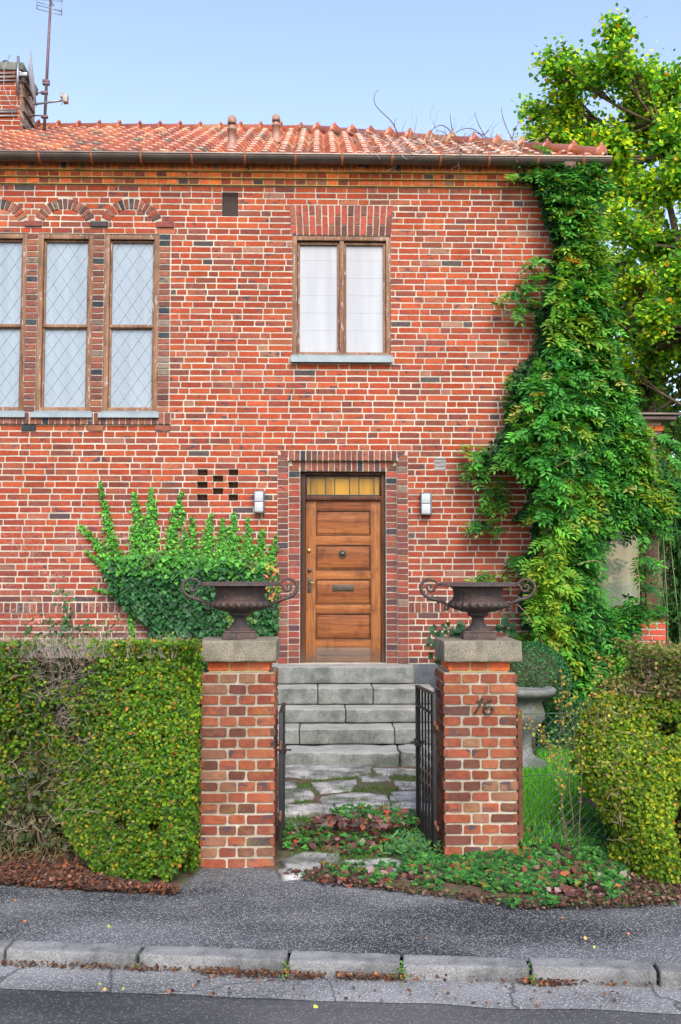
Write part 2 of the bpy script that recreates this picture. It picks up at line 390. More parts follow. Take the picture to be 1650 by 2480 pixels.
def leaves(name, P, Nn, T, S, Cc, tmpl, m, parent=None):
    P = np.asarray(P, float); Nn = nrm(np.asarray(Nn, float)); T = np.asarray(T, float)
    T = nrm(T - Nn*np.sum(T*Nn, axis=1, keepdims=True)); B = np.cross(T, Nn)
    S = np.asarray(S, float).reshape(-1,1,1)
    tv, tf = tmpl; n, k = len(P), len(tv)
    V = P[:,None,:] + S*(tv[None,:,0:1]*B[:,None,:] + tv[None,:,1:2]*T[:,None,:] + tv[None,:,2:3]*Nn[:,None,:])
    me = bpy.data.meshes.new(name)
    fl = np.array([len(f) for f in tf]); idx = np.concatenate([np.array(f) for f in tf])
    loops = (np.arange(n)[:,None]*k + idx[None,:]).ravel()
    tot = np.tile(fl, n); st = np.concatenate([[0], np.cumsum(tot)[:-1]])
    me.vertices.add(n*k); me.vertices.foreach_set('co', V.reshape(-1).astype(np.float32))
    me.loops.add(len(loops)); me.loops.foreach_set('vertex_index', loops.astype(np.int32))
    me.polygons.add(len(tot)); me.polygons.foreach_set('loop_start', st.astype(np.int32)); me.polygons.foreach_set('loop_total', tot.astype(np.int32))
    me.update(calc_edges=True)
    ca = me.color_attributes.new('Col', 'FLOAT_COLOR', 'POINT')
    cc = np.ones((n, k, 4), np.float32); cc[:,:,:3] = np.asarray(Cc)[:,None,:]
    ca.data.foreach_set('color', cc.ravel()); me.materials.append(m); me.validate()
    o = bpy.data.objects.new(name, me); C.objects.link(o)
    if parent: o.parent = parent
    return o
def pal(n, cols, w, var=.22):
    w = np.array(w, float); w /= w.sum()
    c = np.array(cols)[rng.choice(len(cols), n, p=w)]
    return c*(1+rng.normal(0, var, (n,1)).clip(-.6,.8))
def rnd3(n, s=1.): return rng.normal(0, s, (n,3))
def inpoly(px, py, poly):
    poly = np.array(poly, float); ins = np.zeros(len(px), bool); j = len(poly)-1
    for i in range(len(poly)):
        xi, yi, xj, yj = poly[i][0], poly[i][1], poly[j][0], poly[j][1]
        cond = ((yi > py) != (yj > py)) & (px < (xj-xi)*(py-yi)/(yj-yi+1e-12)+xi)
        ins ^= cond; j = i
    return ins
def onYn(px, py, Y):
    d = np.outer(np.ones(len(px)), fw) + np.outer((px-CX)/F, rt) + np.outer((CY-py)/F, up)
    t = Y/d[:,1]; return np.stack([d[:,0]*t, np.ones(len(px))*Y, EYE+d[:,2]*t], 1)
def onZn(px, py, z):
    d = np.outer(np.ones(len(px)), fw) + np.outer((px-CX)/F, rt) + np.outer((CY-py)/F, up)
    t = (z-EYE)/d[:,2]; return np.stack([d[:,0]*t, d[:,1]*t, np.ones(len(px))*z], 1)
def sample_poly(poly, n):
    a = np.array(poly); lo, hi = a.min(0), a.max(0); X = []; Y = []; m = 0
    while m < n:
        x = rng.uniform(lo[0], hi[0], n*2); y = rng.uniform(lo[1], hi[1], n*2); k = inpoly(x, y, poly)
        X.append(x[k]); Y.append(y[k]); m += k.sum()
    return np.concatenate(X)[:n], np.concatenate(Y)[:n]
def twigs(mb, P0, D, L, r=.003, seg=3, bend=.35, col=(.3,.24,.2)):
    for p, d, l in zip(P0, D, L):
        p = Vector(p); d = Vector(d).normalized(); pts = [p.copy()]
        for i in range(seg):
            d = (d + Vector(rng.normal(0, bend, 3))).normalized(); p = p + d*(l/seg); pts.append(p.copy())
        k = 1+random.uniform(-.3,.3)
        mb.tube(pts, [r*(1-.65*i/seg) for i in range(seg+1)], 3, (col[0]*k,col[1]*k,col[2]*k), cap=False)
from mathutils import Matrix
def desc(o):
    out = []
    for c in kids(o): out += [c] + desc(c)
    return out
def rebase(root, loc):
    loc = Vector(loc)
    for o in ([root] if root.type == 'MESH' else []) + desc(root):
        if o.type == 'MESH': o.data.transform(Matrix.Translation(-loc))
    root.location = loc
    return root
# ================================================================= BRICKWORK
REDS = [((0.297,0.055,0.02352),32),((0.324,0.0704,0.02842),22),((0.2538,0.0517,0.02744),20),((0.2862,0.088,0.049),10),((0.1782,0.055,0.03724),11),((0.2592,0.1265,0.0833),1.5),((0.0702,0.0572,0.0539),1.5),((0.216,0.0572,0.03528),10)]
DARKS = [((0.2001,0.06885,0.04469),26),((0.1587,0.05967,0.04469),26),((0.1035,0.05049,0.0419),18),((0.2346,0.0918,0.05586),16),((0.03312,0.04406,0.05214),9),((0.1794,0.1423,0.107),6)]
BRIGHT = [((0.672,0.1495,0.042),40),((0.6,0.13,0.048),30),((0.48,0.13,0.06),20),((0.288,0.13,0.084),6),((0.108,0.078,0.072),1.5)]  # brighter orange brick: bounced light under gutter and caps painted into the colour
PILL = [((0.2326,0.06739,0.03519),30),((0.2531,0.0864,0.04379),18),((0.1847,0.05616,0.03284),22),((0.1163,0.04752,0.03284),16),((0.2052,0.1037,0.06256),10),((0.05472,0.0432,0.03754),4)]
def pick(p):
    c = random.choices([q[0] for q in p], [q[1] for q in p])[0]; k = random.uniform(.86, 1.14)
    return (c[0]*k, c[1]*k*random.uniform(.93,1.07), c[2]*k, random.choice([0,.15,.5,.9,1.]))
def quadbrick(mb, mp, q, col, w=0., t=.012, jit=.0018, clip=.006):
    q = [Vector((a[0]+random.uniform(-jit,jit), a[1]+random.uniform(-jit,jit))) for a in q]
    pts = []
    for i in range(4):
        p, a, b = q[i], q[i-1], q[(i+1) % 4]
        c1, c2 = clip*random.uniform(.3,1.3), clip*random.uniform(.3,1.3)
        pts.append(p + (a-p).normalized()*c1); pts.append(p + (b-p).normalized()*c2)
        if (b-p).length > .12:
            nn = Vector((-(b-p).y, (b-p).x)).normalized()
            pts.append(p.lerp(b, random.uniform(.35,.65)) + nn*random.uniform(-.001,.002))
    n = len(pts); w += random.uniform(-.0012,.0018)
    ce = sum(pts, Vector((0,0)))/n
    fr = [mp(p.x + (ce.x-p.x)*.004, p.y, w) for p in pts]
    inn = [mp(p.x, p.y, w-.002) for p in [pp + (pp-ce).normalized()*.0016 for pp in pts]]
    bk = [mp(p.x, p.y, w-t) for p in pts]
    fs = [tuple(range(n))]
    for i in range(n):
        j = (i+1) % n
        fs.append((n+i, n+j, j, i)); fs.append((2*n+i, 2*n+j, n+j, n+i))
    mb.add(fr+inn+bk, fs, col)
def rbrick(mb, mp, u0, u1, v0, v1, col, w=0., **k): quadbrick(mb, mp, [(u0,v0),(u1,v0),(u1,v1),(u0,v1)], col, w, **k)
SP, HP, JT, BJ = .253, .127, .0165, .0190
def subtract(iv, cut):
    out = []
    for a, b in iv:
        if cut[1] <= a or cut[0] >= b: out.append((a,b)); continue
        if cut[0] > a: out.append((a, cut[0]))
        if cut[1] < b: out.append((cut[1], b))
    return out
def course_row(mb, mp, iv, v0, v1, r, pl, w=0.):
    P = 2*SP+HP
    off = (r % 2)*(SP+HP/2) + [0, .0, .065, -.04, .03][(r*7) % 5]
    for a, b in iv:
        k = math.floor((a-off)/P)*1.0; x = off + k*P; seq = [SP, SP, HP]; i = 0; cuts = [a]
        while x < b:
            x += seq[i % 3]; i += 1
            if a+.045 < x < b-.045: cuts.append(x + random.uniform(-.004,.004))
        cuts.append(b)
        for c0, c1 in zip(cuts, cuts[1:]):
            e0 = JT/2 if c0 > a else .003; e1 = JT/2 if c1 < b else .003
            if c1-c0 < .03: continue
            rbrick(mb, mp, c0+e0, c1-e1, v0+BJ/2, v1-BJ/2, pick(pl), w)
wallmp = lambda u, v, w: (u, YW-w, v)
Xc = onY(1395, 900, YW)[0]; XL = -8.5
Z0 = onY(1100, 1607, YW)[1]
ZS0 = Z0 + 8*CH; ZS1 = ZS0 + .122
ZT = onY(700, 452, YW)[1]
NR = round((ZT-ZS1)/CH); CH2 = (ZT-ZS1)/NR
def snap(z): return ZS1 + round((z-ZS1)/CH2)*CH2
house = empty('brick_house')
tag(house, 'two storey red brick house with clay pantile roof and panelled wooden front door', 'house')
# openings
def hole(x0, y0, x1, y1):
    a = R(x0, y0, x1, y1, YW); return [a[0], a[1], snap(a[2]), snap(a[3])]
WIN = [hole(-72, 560, 63, 996), hole(89, 560, 224, 996), hole(250.6, 560, 384, 996)]
MWIN = hole(708, 565, 947, 861)
DOORO = hole(672, 1092, 989, 1607); DOORO[2] = Z0
VENT = hole(538, 472, 577, 517); RVENT = hole(1052, 1107, 1080, 1135)
LINT = [MWIN[0]-.02, MWIN[1]+.01, MWIN[3], snap(R(704, 490, 948, 563, YW)[3])]
piers = [(onY(63,780,YW)[0], onY(89,780,YW)[0]), (onY(224,780,YW)[0], onY(250.6,780,YW)[0]), (onY(384.5,780,YW)[0], onY(411,780,YW)[0])]
# perforated ornament: header sized holes in five courses
ox0, ox1, oz0, oz1 = R(477, 1130, 577, 1212, YW); oz1 = snap(oz1); oz0 = oz1-5*CH2
ow = (ox1-ox0); PH = []
for i in range(5):
    z1 = oz1 - i*CH2
    for (a, b) in ([(0,.26),(.76,1.)] if i % 2 == 0 else [(.38,.64)]):
        PH.append([ox0+a*ow, ox0+b*ow, z1-CH2, z1])
# arches
ARC = []
for cx in (-5, 157, 318):
    X, Z = onY(cx, 560, YW); ri = onY(cx+57, 560, YW)[0]-X; ro = onY(cx+80, 560, YW)[0]-X
    ARC.append((X, Z, ri, ro))
zimp0 = snap(onY(318, 556, YW)[1]); zimp1 = zimp0 + CH2
soldier_lo = snap(onY(200, 1027, YW)[1]); sill_row_top = WIN[0][2]
bx = MB()
solid = WIN + [MWIN, DOORO, VENT, RVENT]
pierblock = [[piers[0][0]-.0, piers[2][1]+.01, WIN[0][2], WIN[0][3]]]
for r in range(-8, NR):
    if r < 0: v0 = Z0 + (r+8)*CH; v1 = v0+CH
    else: v0 = ZS1 + r*CH2; v1 = v0+CH2
    zm = (v0+v1)/2; iv = [(XL, Xc)]
    for h in solid + PH + pierblock + [LINT]:
        if h[2] < zm < h[3]: iv = subtract(iv, (h[0], h[1]))
    if soldier_lo < zm < sill_row_top: iv = subtract(iv, (XL, piers[2][1]+.03))
    if zimp0 < zm < zimp1:
        for p in piers: iv = subtract(iv, (p[0]-.045, p[1]+.045))
    for (X, Z, ri, ro) in ARC:
        if zm > zimp1 and zm < Z+ro:
            dz = abs(zm-Z); eo = math.sqrt(max(ro*ro-dz*dz,0)); ei = math.sqrt(max(ri*ri-dz*dz,0))
            iv = subtract(iv, (X-eo, X-ei)); iv = subtract(iv, (X+ei, X+eo))
    pl = REDS if zm > 2.2 else (DARKS if random.random() < .35 else REDS)
    course_row(bx, wallmp, iv, v0, v1, r+50, pl)
# soldier (header on edge) course of the plinth
x = XL; iv = subtract([(XL, Xc)], (DOORO[0], DOORO[1]))
for a, b in iv:
    n = round((b-a)/.0765); s = (b-a)/n
    for i in range(n): rbrick(bx, wallmp, a+i*s+.008, a+(i+1)*s-.008, ZS0+.009, ZS1-.009, pick(DARKS), .012, t=.03)
# rowlock course under the left windows, slightly proud, and corbels
xr = piers[2][1]+.03; n = int((xr-XL)/.0765)
for i in range(n): rbrick(bx, wallmp, xr-(i+1)*.0765+.007, xr-i*.0765-.007, soldier_lo+.008, sill_row_top-.01, pick(DARKS), .035, t=.05)
for p in piers: rbrick(bx, wallmp, p[0]-.02, p[1]+.02, soldier_lo-CH2+.004, soldier_lo-.004, pick(DARKS), .02, t=.03)
# header piers between and beside the left windows
for k, p in enumerate(piers):
    z = WIN[0][2]
    while z < WIN[0][3]-.02:
        rbrick(bx, wallmp, p[0]+.004, p[1]-.004, z+.006, z+CH2-.012, pick(DARKS), .018, t=.10); z += CH2
    rbrick(bx, wallmp, p[0]-.04, p[1]+.04, zimp0+.006, zimp1-.006, random.choice([(.06,.05,.055,1),(.20,.06,.05,1)]), .024, t=.05)
for (X, Z, ri, ro) in ARC:
    a0 = math.asin((zimp1-Z)/ri) if Z < zimp1 else -math.asin(min(1,(Z-zimp1)/ro)); a0 = max(a0, 0.05) if Z < zimp1 else a0
    a0 = math.asin(max(-1,min(1,(zimp1-Z)/ri))); a1 = PI-a0; n = 13
    for i in range(n):
        t0 = a0+(a1-a0)*(i+.15)/n; t1 = a0+(a1-a0)*(i+.85)/n
        g = .012/ro
        q = [(X+ri*math.cos(t1)*-1, Z+ri*math.sin(t1)), (X-ri*math.cos(t0), Z+ri*math.sin(t0))]
        pp = lambda rr, t: (X+rr*math.cos(t), Z+rr*math.sin(t))
        quadbrick(bx, wallmp, [pp(ri,t1), pp(ri,t0), pp(ro,t0-g*.2), pp(ro,t1+g*.2)], pick(DARKS if random.random()<.75 else REDS)[:3]+(1.,), .010, t=.03, clip=.004)
# flat arch over the square window: staggered upright bricks
lx0, lx1, lz0, lz1 = LINT; n = 16; s = (lx1-lx0)/n; H = lz1-lz0
for i in range(n):
    xa, xb = lx0+i*s+.007, lx0+(i+1)*s-.007
    f = .36 if i % 2 else .66
    sk = ((i+.5)/n-.5)*.05
    def P(x, z): return (x + sk*((z-lz0)/H)*1.0, z)
    zj = lz1-H*f
    quadbrick(bx, wallmp, [P(xa,lz0+.006),P(xb,lz0+.006),P(xb,zj-.007),P(xa,zj-.007)], pick(DARKS[:4]+[((.30,.07,.045),60)]), .004)
    quadbrick(bx, wallmp, [P(xa,zj+.007),P(xb,zj+.007),P(xb,lz1-.006),P(xa,lz1-.006)], pick(DARKS[:4]+[((.30,.07,.045),60)]), .004)
# door surround: two stepped rings of headers
d0 = onY(698.7, 1350, YW)[0]; d1 = onY(726.5, 1350, YW)[0]; d2 = onY(935.8, 1350, YW)[0]; d3 = onY(962.4, 1350, YW)[0]
dz1 = DOORO[3]; dz2 = dz1-.12; dz3 = dz2-.125
def ring(x0, x1, xi0, xi1, ztop, zin, w, t):
    nn = round((zin-Z0)/CH); s = (zin-Z0)/nn
    for a, b in ((x0, xi0), (xi1, x1)):
        for i in range(nn): rbrick(bx, wallmp, a+.006, b-.006, Z0+i*s+.007, Z0+(i+1)*s-.007, pick(DARKS+[((.30,.07,.045),25)]), w, t=t)
    m = round((xi1-xi0)/.068); s = (xi1-xi0)/m
    for i in range(m): rbrick(bx, wallmp, xi0+i*s+.006, xi0+(i+1)*s-.006, zin+.005, ztop-.006, pick(DARKS), w, t=t)
    for sg, xo, xi in ((-1, x0, xi0), (1, x1, xi1)):   # mitred corner bricks
        a, b = (min(xo,xi), max(xo,xi)); c = (xi, zin)
        if sg < 0:
            quadbrick(bx, wallmp, [(a+.006,zin+.006),(b-.008,zin+.006),(b-.05,(zin+ztop)/2),(a+.006,(zin+ztop)/2+.004)], pick(DARKS), w, t=t)
            quadbrick(bx, wallmp, [(a+.045,ztop-.045),(b-.012,zin+.03),(b-.004,ztop-.006),(a+.03,ztop-.006)], pick(DARKS), w, t=t)
        else:
            quadbrick(bx, wallmp, [(a+.008,zin+.006),(b-.006,zin+.006),(b-.006,(zin+ztop)/2+.004),(a+.05,(zin+ztop)/2)], pick(DARKS), w, t=t)
            quadbrick(bx, wallmp, [(a+.012,zin+.03),(b-.045,ztop-.045),(b-.03,ztop-.006),(a+.004,ztop-.006)], pick(DARKS), w, t=t)
ring(DOORO[0], DOORO[1], d0, d3, dz1, dz2, .02, .03)
ring(d0, d3, d1, d2, dz2, dz3, -.03, .03)
# side wall (facing right)
sidemp = lambda u, v, w: (Xc+w, YW+u, v)
for r in range(-9, NR):
    v0 = ZS1+r*CH2
    course_row(bx, sidemp, [(0, 7.4)], v0, v0+CH2, r+51, REDS)
wallo = bx.build('wall', M['brick'], house)
# backing of mortar with the real openings cut out
mm = MB()
holes = WIN + [MWIN, DOORO, VENT, RVENT] + PH
zz = sorted(set([0.05, ZT+.02] + [h[2] for h in holes] + [h[3] for h in holes]))
for z0_, z1_ in zip(zz, zz[1:]):
    if z1_-z0_ < 1e-4: continue
    iv = [(XL, Xc-.006)]
    for h in holes:
        if h[2]-1e-5 < (z0_+z1_)/2 < h[3]+1e-5: iv = subtract(iv, (h[0], h[1]))
    for a, b in iv: mm.box(a, b, YW+.004, YW+.30, z0_, z1_)
mm.box(d0-.005, d1+.0, YW+.0375, YW+.36, Z0, dz2+.02); mm.box(d2, d3+.005, YW+.0375, YW+.36, Z0, dz2+.02); mm.box(d1, d2, YW+.0375, YW+.36, dz3, dz2+.019)
mm.box(DOORO[0], d0-.006, YW-.0115, YW+.06, Z0, dz1-.001); mm.box(d3+.006, DOORO[1], YW-.0115, YW+.06, Z0, dz1-.001); mm.box(d0-.006, d3+.006, YW-.0115, YW+.06, dz2, dz1-.001)
mm.box(piers[0][0], piers[2][1]+.008, YW+.012, YW+.02, WIN[0][2], WIN[0][2]+.001)
for p in piers: mm.box(p[0]+.002, p[1]-.002, YW-.008, YW+.29, WIN[0][2]+.0012, WIN[0][3])
mm.box(XL, xr, YW-.026, YW+.006, soldier_lo+.004, sill_row_top-.002)
mm.box(XL, DOORO[0]-.002, YW-.004, YW+.006, ZS0, ZS1); mm.box(DOORO[1]+.002, Xc, YW-.004, YW+.006, ZS0, ZS1)
mm.box(Xc-.3, Xc-.0062, YW+.302, YW+7.4, .05, ZT+.02)
mm.box(XL, Xc-.31, YW+7.1, YW+7.4, .05, ZT+.02)
mm.box(XL, XL+.2, YW+.31, YW+7.09, .05, ZT+.02)
mort = mm.build('mortar_bed', M['mortar'], wallo)
db = MB()
for h in PH:
    db.box(h[0]-.005, h[1]+.005, YW+.13, YW+.16, h[2]-.004, h[3]+.004)
db.build('niche_back', simple('niche_brick', (.13,.06,.04), .9, 0, .5, 20, .004), wallo)
# concrete plinth below the bricks
pm = MB(); pm.gbox(onY(1000,1600,YW)[0], Xc+.02, YW-.03, YW+.2, .0, Z0-.003, .01, (10,2,4), .003); pm.gbox(XL, onY(668,1600,YW)[0], YW-.03, YW+.2, .0, Z0-.003, .01, (10,2,4), .003)
pm.build('plinth', M['plinth'], house)
# ---------------------------------------------------------------- cornice: two header rows and a rowlock row, each stepping out
co = MB(); cmo = MB()
rows = [(ZT, ZT+.072, .035, .13), (ZT+.072, ZT+.144, .070, .13), (ZT+.144, ZT+.262, .115, .0765)]
for k, (a, b, w, s) in enumerate(rows):
    x = XL
    while x < Xc+w-.02:
        x1 = min(x+s, Xc+w)
        rbrick(co, wallmp, x+.008, x1-.009, a+.014, b-.006, pick(BRIGHT if k == 2 else (BRIGHT+REDS)), w, t=.06); x += s
    cmo.box(XL, Xc+w-.004, YW-w+.0045, YW+.1, a+.002, b)
    u = 0
    while u < 7.4: rbrick(co, sidemp, u-w+.006, u-w+s-.007, a+.012, b-.006, pick(BRIGHT), w, t=.06); u += s
    cmo.box(Xc-.2, Xc+w-.0071, YW+.102, YW+7.4, a+.002, b)
cor = co.build('cornice', M['cbrick'], house); cmo.build('mortar_bed', mortar('cornice_mortar', (.62,.42,.14), (.38,.28,.12)), cor)
ZC = ZT+.262
# ---------------------------------------------------------------- eaves, gutter, brackets, downpipe
YG = YW-.23; zg = onY(825, 380, YG)[1]; RG = .078
XG = onY(1478, 385, YG)[0]
ea = MB(); ea.box(XL, Xc+.24, YG+.085, YW+.12, ZC+.004, ZC+.03)
ea.box(Xc-.3, Xc+.24, YW+.121, YW+7.4, ZC+.004, ZC+.03)
ea.build('eaves_board', M['brown_wood'], house)
def gutter(p0, p1, out):
    mb = MB(); n = 10; vs = []; fs = []
    d = (Vector(p1)-Vector(p0)).normalized(); o = Vector(out)
    ring_ = []
    for k in range(n+1):
        a = PI*k/n; ring_.append((math.cos(a)*RG, -math.sin(a)*RG*1.15))
    ring_ = [(RG+.012, .006),(RG+.014,-.008)] + ring_
    for p in (Vector(p0), Vector(p1)):
        for (a, b) in ring_: vs.append(p + o*a + Vector((0,0,b)))
    m = len(ring_)
    for k in range(m-1): fs.append((k, k+1, m+k+1, m+k))
    vs2 = [v + (Vector(p0 if i < m else p1) + Vector((0,0,.02)) - v).normalized()*.004 for i, v in enumerate(vs)]
    fs += [tuple(2*m+q for q in f[::-1]) for f in fs[:m-1]]
    for e, pp in ((0, p0), (m, p1)): fs.append(tuple(range(e+2, e+m)))
    mb.add(vs+vs2, fs, smooth=False); return mb
g = gutter((XL-.1, YG, zg), (XG, YG, zg-.0), (0,-1,0)); g2 = gutter((XG-.078, YG+.07, zg), (XG-.078, YW+7.6, zg), (1,0,0))
g.v += []; b0 = len(g.v); g.v.extend(g2.v); g.f.extend([tuple(b0+i for i in f) for f in g2.f]); g.c.extend(g2.c); g.sm.extend(g2.sm)
gut = g.build('gutter', M['gutter'], house)
for px in (-25, 98, 224, 343, 466, 594, 716, 829, 949, 1066, 1183, 1301, 1410):
    X = onY(px, 385, YG)[0]; b_ = MB(); pts = []
    for k in range(11):
        a = PI*k/10; pts.append((X, YG - math.cos(a)*(RG+.006)*-1*-1, zg - math.sin(a)*(RG*1.15+.006)))
    pts = [(X, YG-(RG+.02), zg+.012)] + pts
    b_.tube(pts, .016, 6, flat=.4, ref=Vector((0,0,1)))
    b_.build('gutter_bracket', M['copper'], gut)
dp = MB(); xd = onY(1372, 420, YW-.1)[0]
dp.tube([(xd, YG, zg-.05),(xd, YG, zg-.12),(xd, YG+.08, zg-.22),(xd, YW-.11, zg-.34),(xd, YW-.09, zg-.5),(xd, YW-.09, 3),(xd, YW-.09, .25)], .042, 12)
dp.gbox(xd-.075, xd+.075, YG-.06, YG+.07, zg-.16, zg-.045, .015, (2,2,2))
dp.build('downpipe', M['brown_wood'], house)
# ---------------------------------------------------------------- pantile roof
YE = YG+.03; ZE = zg+.035
YR = YE+3.75; ZR = onY(500, 307, YR)[1]-.05; SL = math.hypot(YR-YE, ZR-ZE); ca, sa = (YR-YE)/SL, (ZR-ZE)/SL
XE = onY(1462, 380, YE)[0]
rf = MB(); TW, TE = .205, .335
TC = [((0.2981,0.0738,0.02601),5),((0.3478,0.1033,0.03673),4),((0.2318,0.05904,0.02448),3),((0.3809,0.1772,0.0765),1.5),((0.149,0.05904,0.0306),1.6),((0.09936,0.08364,0.05355),.6)]
def prof(u): return .032*math.sin(2*PI*(u+.1)) + .011*math.cos(4*PI*(u+.1))
def tiles(mp, a0, a1, clipL, clipR, s_max):
    nr = int(s_max/TE)+1
    for r in range(nr):
        s0 = r*TE-.03; s1 = min(s0+TE+.05, s_max)
        i = 0; a = a0
        while a < a1:
            lo, hi = clipL(max(s0,0)), clipR(max(s0,0))
            if a+TW > lo and a < hi:
                c = random.choices([q[0] for q in TC], [q[1] for q in TC])[0]; kk = random.uniform(.85,1.15); c = tuple(q*kk for q in c)
                vs = []; m = 8; dx = random.uniform(-.003,.003); ds = random.uniform(-.006,.006); dt = random.uniform(0,.005)
                for (s, lift) in ((s0+ds, .004),(s0+ds, .034+dt),(s0+ds+TE*.5, .015+dt*.5),(s1, .003)):
                    for k in range(m+1):
                        u = k/m; aa = min(max(a+dx+u*(TW+.006), clipL(max(s,0))), clipR(max(s,0)))
                        vs.append(mp(aa, s, prof(u)+lift))
                fs = [(j*(m+1)+k, j*(m+1)+k+1, (j+1)*(m+1)+k+1, (j+1)*(m+1)+k) for j in range(3) for k in range(m)]
                rf.add(vs, fs, c, True)
            a += TW; i += 1
front = lambda a, s, h: (a, YE+s*ca-h*sa, ZE+s*sa+h*ca)
tiles(front, XL-.2, XE, lambda s: -99, lambda s: XE-s*ca, SL)
side = lambda a, s, h: (XE-s*ca+h*sa, YE+a, ZE+s*sa+h*ca)
LD = 2*(YR-YE)
tiles(side, 0, LD, lambda s: s*ca, lambda s: LD-s*ca, SL)
rf.add([(XL-.2, YR, ZR-.01),(XE-(YR-YE), YR, ZR-.01),(XE, YE+LD, ZE),(XL-.2, YE+LD, ZE)], [(0,1,2,3)], (.4,.11,.06))
roof = rf.build('roof', M['tile'], house)
ub = MB(); ub.add([(XL-.2,YE+.05,ZE-.03),(XE-.05,YE+.05,ZE-.03),(XE-(YR-YE),YR,ZR-.04),(XL-.2,YR,ZR-.04),(XE-.05,YE+LD,ZE-.03)], [(0,1,2,3),(1,4,2)]); ub.build('roof_underlay', M['dark'], roof)
rd = MB()
def ridge(p0, p1, L=.33, r=.09, knob=True):
    p0, p1 = Vector(p0), Vector(p1); n = int((p1-p0).length/L); d = (p1-p0)/n
    for i in range(n):
        a = p0+d*i; b = p0+d*(i+1.06)
        c = random.choices([q[0] for q in TC[:4]], [q[1] for q in TC[:4]])[0]
        j = Vector((0,0,random.uniform(-.006,.006)))
        rd.tube([a+j, a+j+d*.06, a+j+d*.13, b+j], [r*1.28, r*1.3, r*1.05, r*.93], 14, c)
        if knob: rd.tube([a+j+Vector((0,0,r*1.1)), a+j+Vector((0,0,r*1.55)), a+j+Vector((0,0,r*1.75))], [.028,.024,.008], 7, c)
ridge((XE-(YR-YE), YR, ZR+.0), (XL-.2, YR, ZR+.0), .315, .085)
ridge((XE-.02, YE+.02, ZE+.03), (XE-(YR-YE), YR, ZR+.0), .40, .10, True)
rd.build('ridge_tiles', M['tile'], roof)
# roof pipes
def roofpt(px, py):
    d = ray(px, py); o = Vector((0,0,EYE)); nrm_ = Vector((0,-sa,ca)); p = Vector((0,YE,ZE)); t = (p-o).dot(nrm_)/d.dot(nrm_); return o+d*t
for (px, pb, pt) in ((562, 362, 276), (669, 343, 274)):
    b = roofpt(px, pb); sc_ = b.y/F; H = (pb-pt)*sc_; r = .052*1.05
    v = MB(); k = H
    v.lathe([(r*1.5,-.04),(r*1.35,.02),(r,.05),(r,k*.55),(r*1.12,k*.555),(r*1.12,k*.63),(r,k*.64),(r*.86,k*.66),(r*.86,k*.72),(r*1.05,k*.73),(r*1.05,k*.86),(r*.9,k*.94),(r*.55,k*.99),(0.001,k)], 20, tuple(b))
    o = v.build('vent_pipe', M['clay'], roof)
    h = MB(); h.gbox(b.x-r*.7, b.x+r*.7, b.y-r*1.12, b.y, b.z+k*.72, b.z+k*.76, .004, (2,1,1)); h.build('cap_opening', M['dark'], o)
# chimney
chx = onY(51, 230, 14.0)[0]; cz1 = onY(30, 152, 14.0)[1]; cz0 = ZE+1.3
ch = MB(); cmp_ = lambda u, v, w: (u, 14.0-w, v); csp = lambda u, v, w: (chx+w, 14.0+u, v)
nrow = int((cz1-.12-cz0)/CH)
for r in range(nrow+1):
    v0 = cz1-.12-(r+1)*CH
    course_row(ch, cmp_, [(chx-1.1, chx)], v0, v0+CH, r, REDS)
    course_row(ch, csp, [(0, .72)], v0, v0+CH, r+1, [((.52,.48,.41),6),((.36,.22,.16),2)])
chim = ch.build('chimney', M['cbrick'], roof)
cb = MB(); cb.box(chx-1.1, chx-.006, 14.006, 14.715, cz0-.3, cz1-.12); cb.build('mortar_bed', M['mortar'], chim)
cc = MB(); cc.gbox(chx-1.14, chx+.03, 13.97, 14.76, cz1-.12, cz1, .015, (6,4,2), .008)
cc.gbox(chx-1.13, chx+.05, 13.93, 14.78, cz0-.02, cz0+.10, .02, (6,4,2), .004)
cc.build('chimney_crown', M['old_stone'], chim)
cp = MB(); cp.lathe([(.045,0),(.045,.12),(.055,.13),(.055,.17),(.03,.19),(.001,.19)], 14, (onY(15,150,14.3)[0], 14.3, cz1)); cp.build('chimney_pot', M['black_metal'], chim)
wr = MB()
for zz_ in (.17,.23,.28,.72,.76,.82): wr.tube([(chx-1.1, 13.985, cz1-zz_),(chx-.5,13.98,cz1-zz_-.01),(chx-.04,13.985,cz1-zz_)], .011, 6)
wr.build('strap_wires', M['steel'], chim)
bk = MB()
for i in range(5):
    bk.gbox(chx, chx+.03, 14.08+i*.0, 14.62, cz1-.26-i*.22, cz1-.24-i*.22, .006, (1,5,1), .01, 9)
bk.build('stepped_flashing', M['cap_stone'], chim)
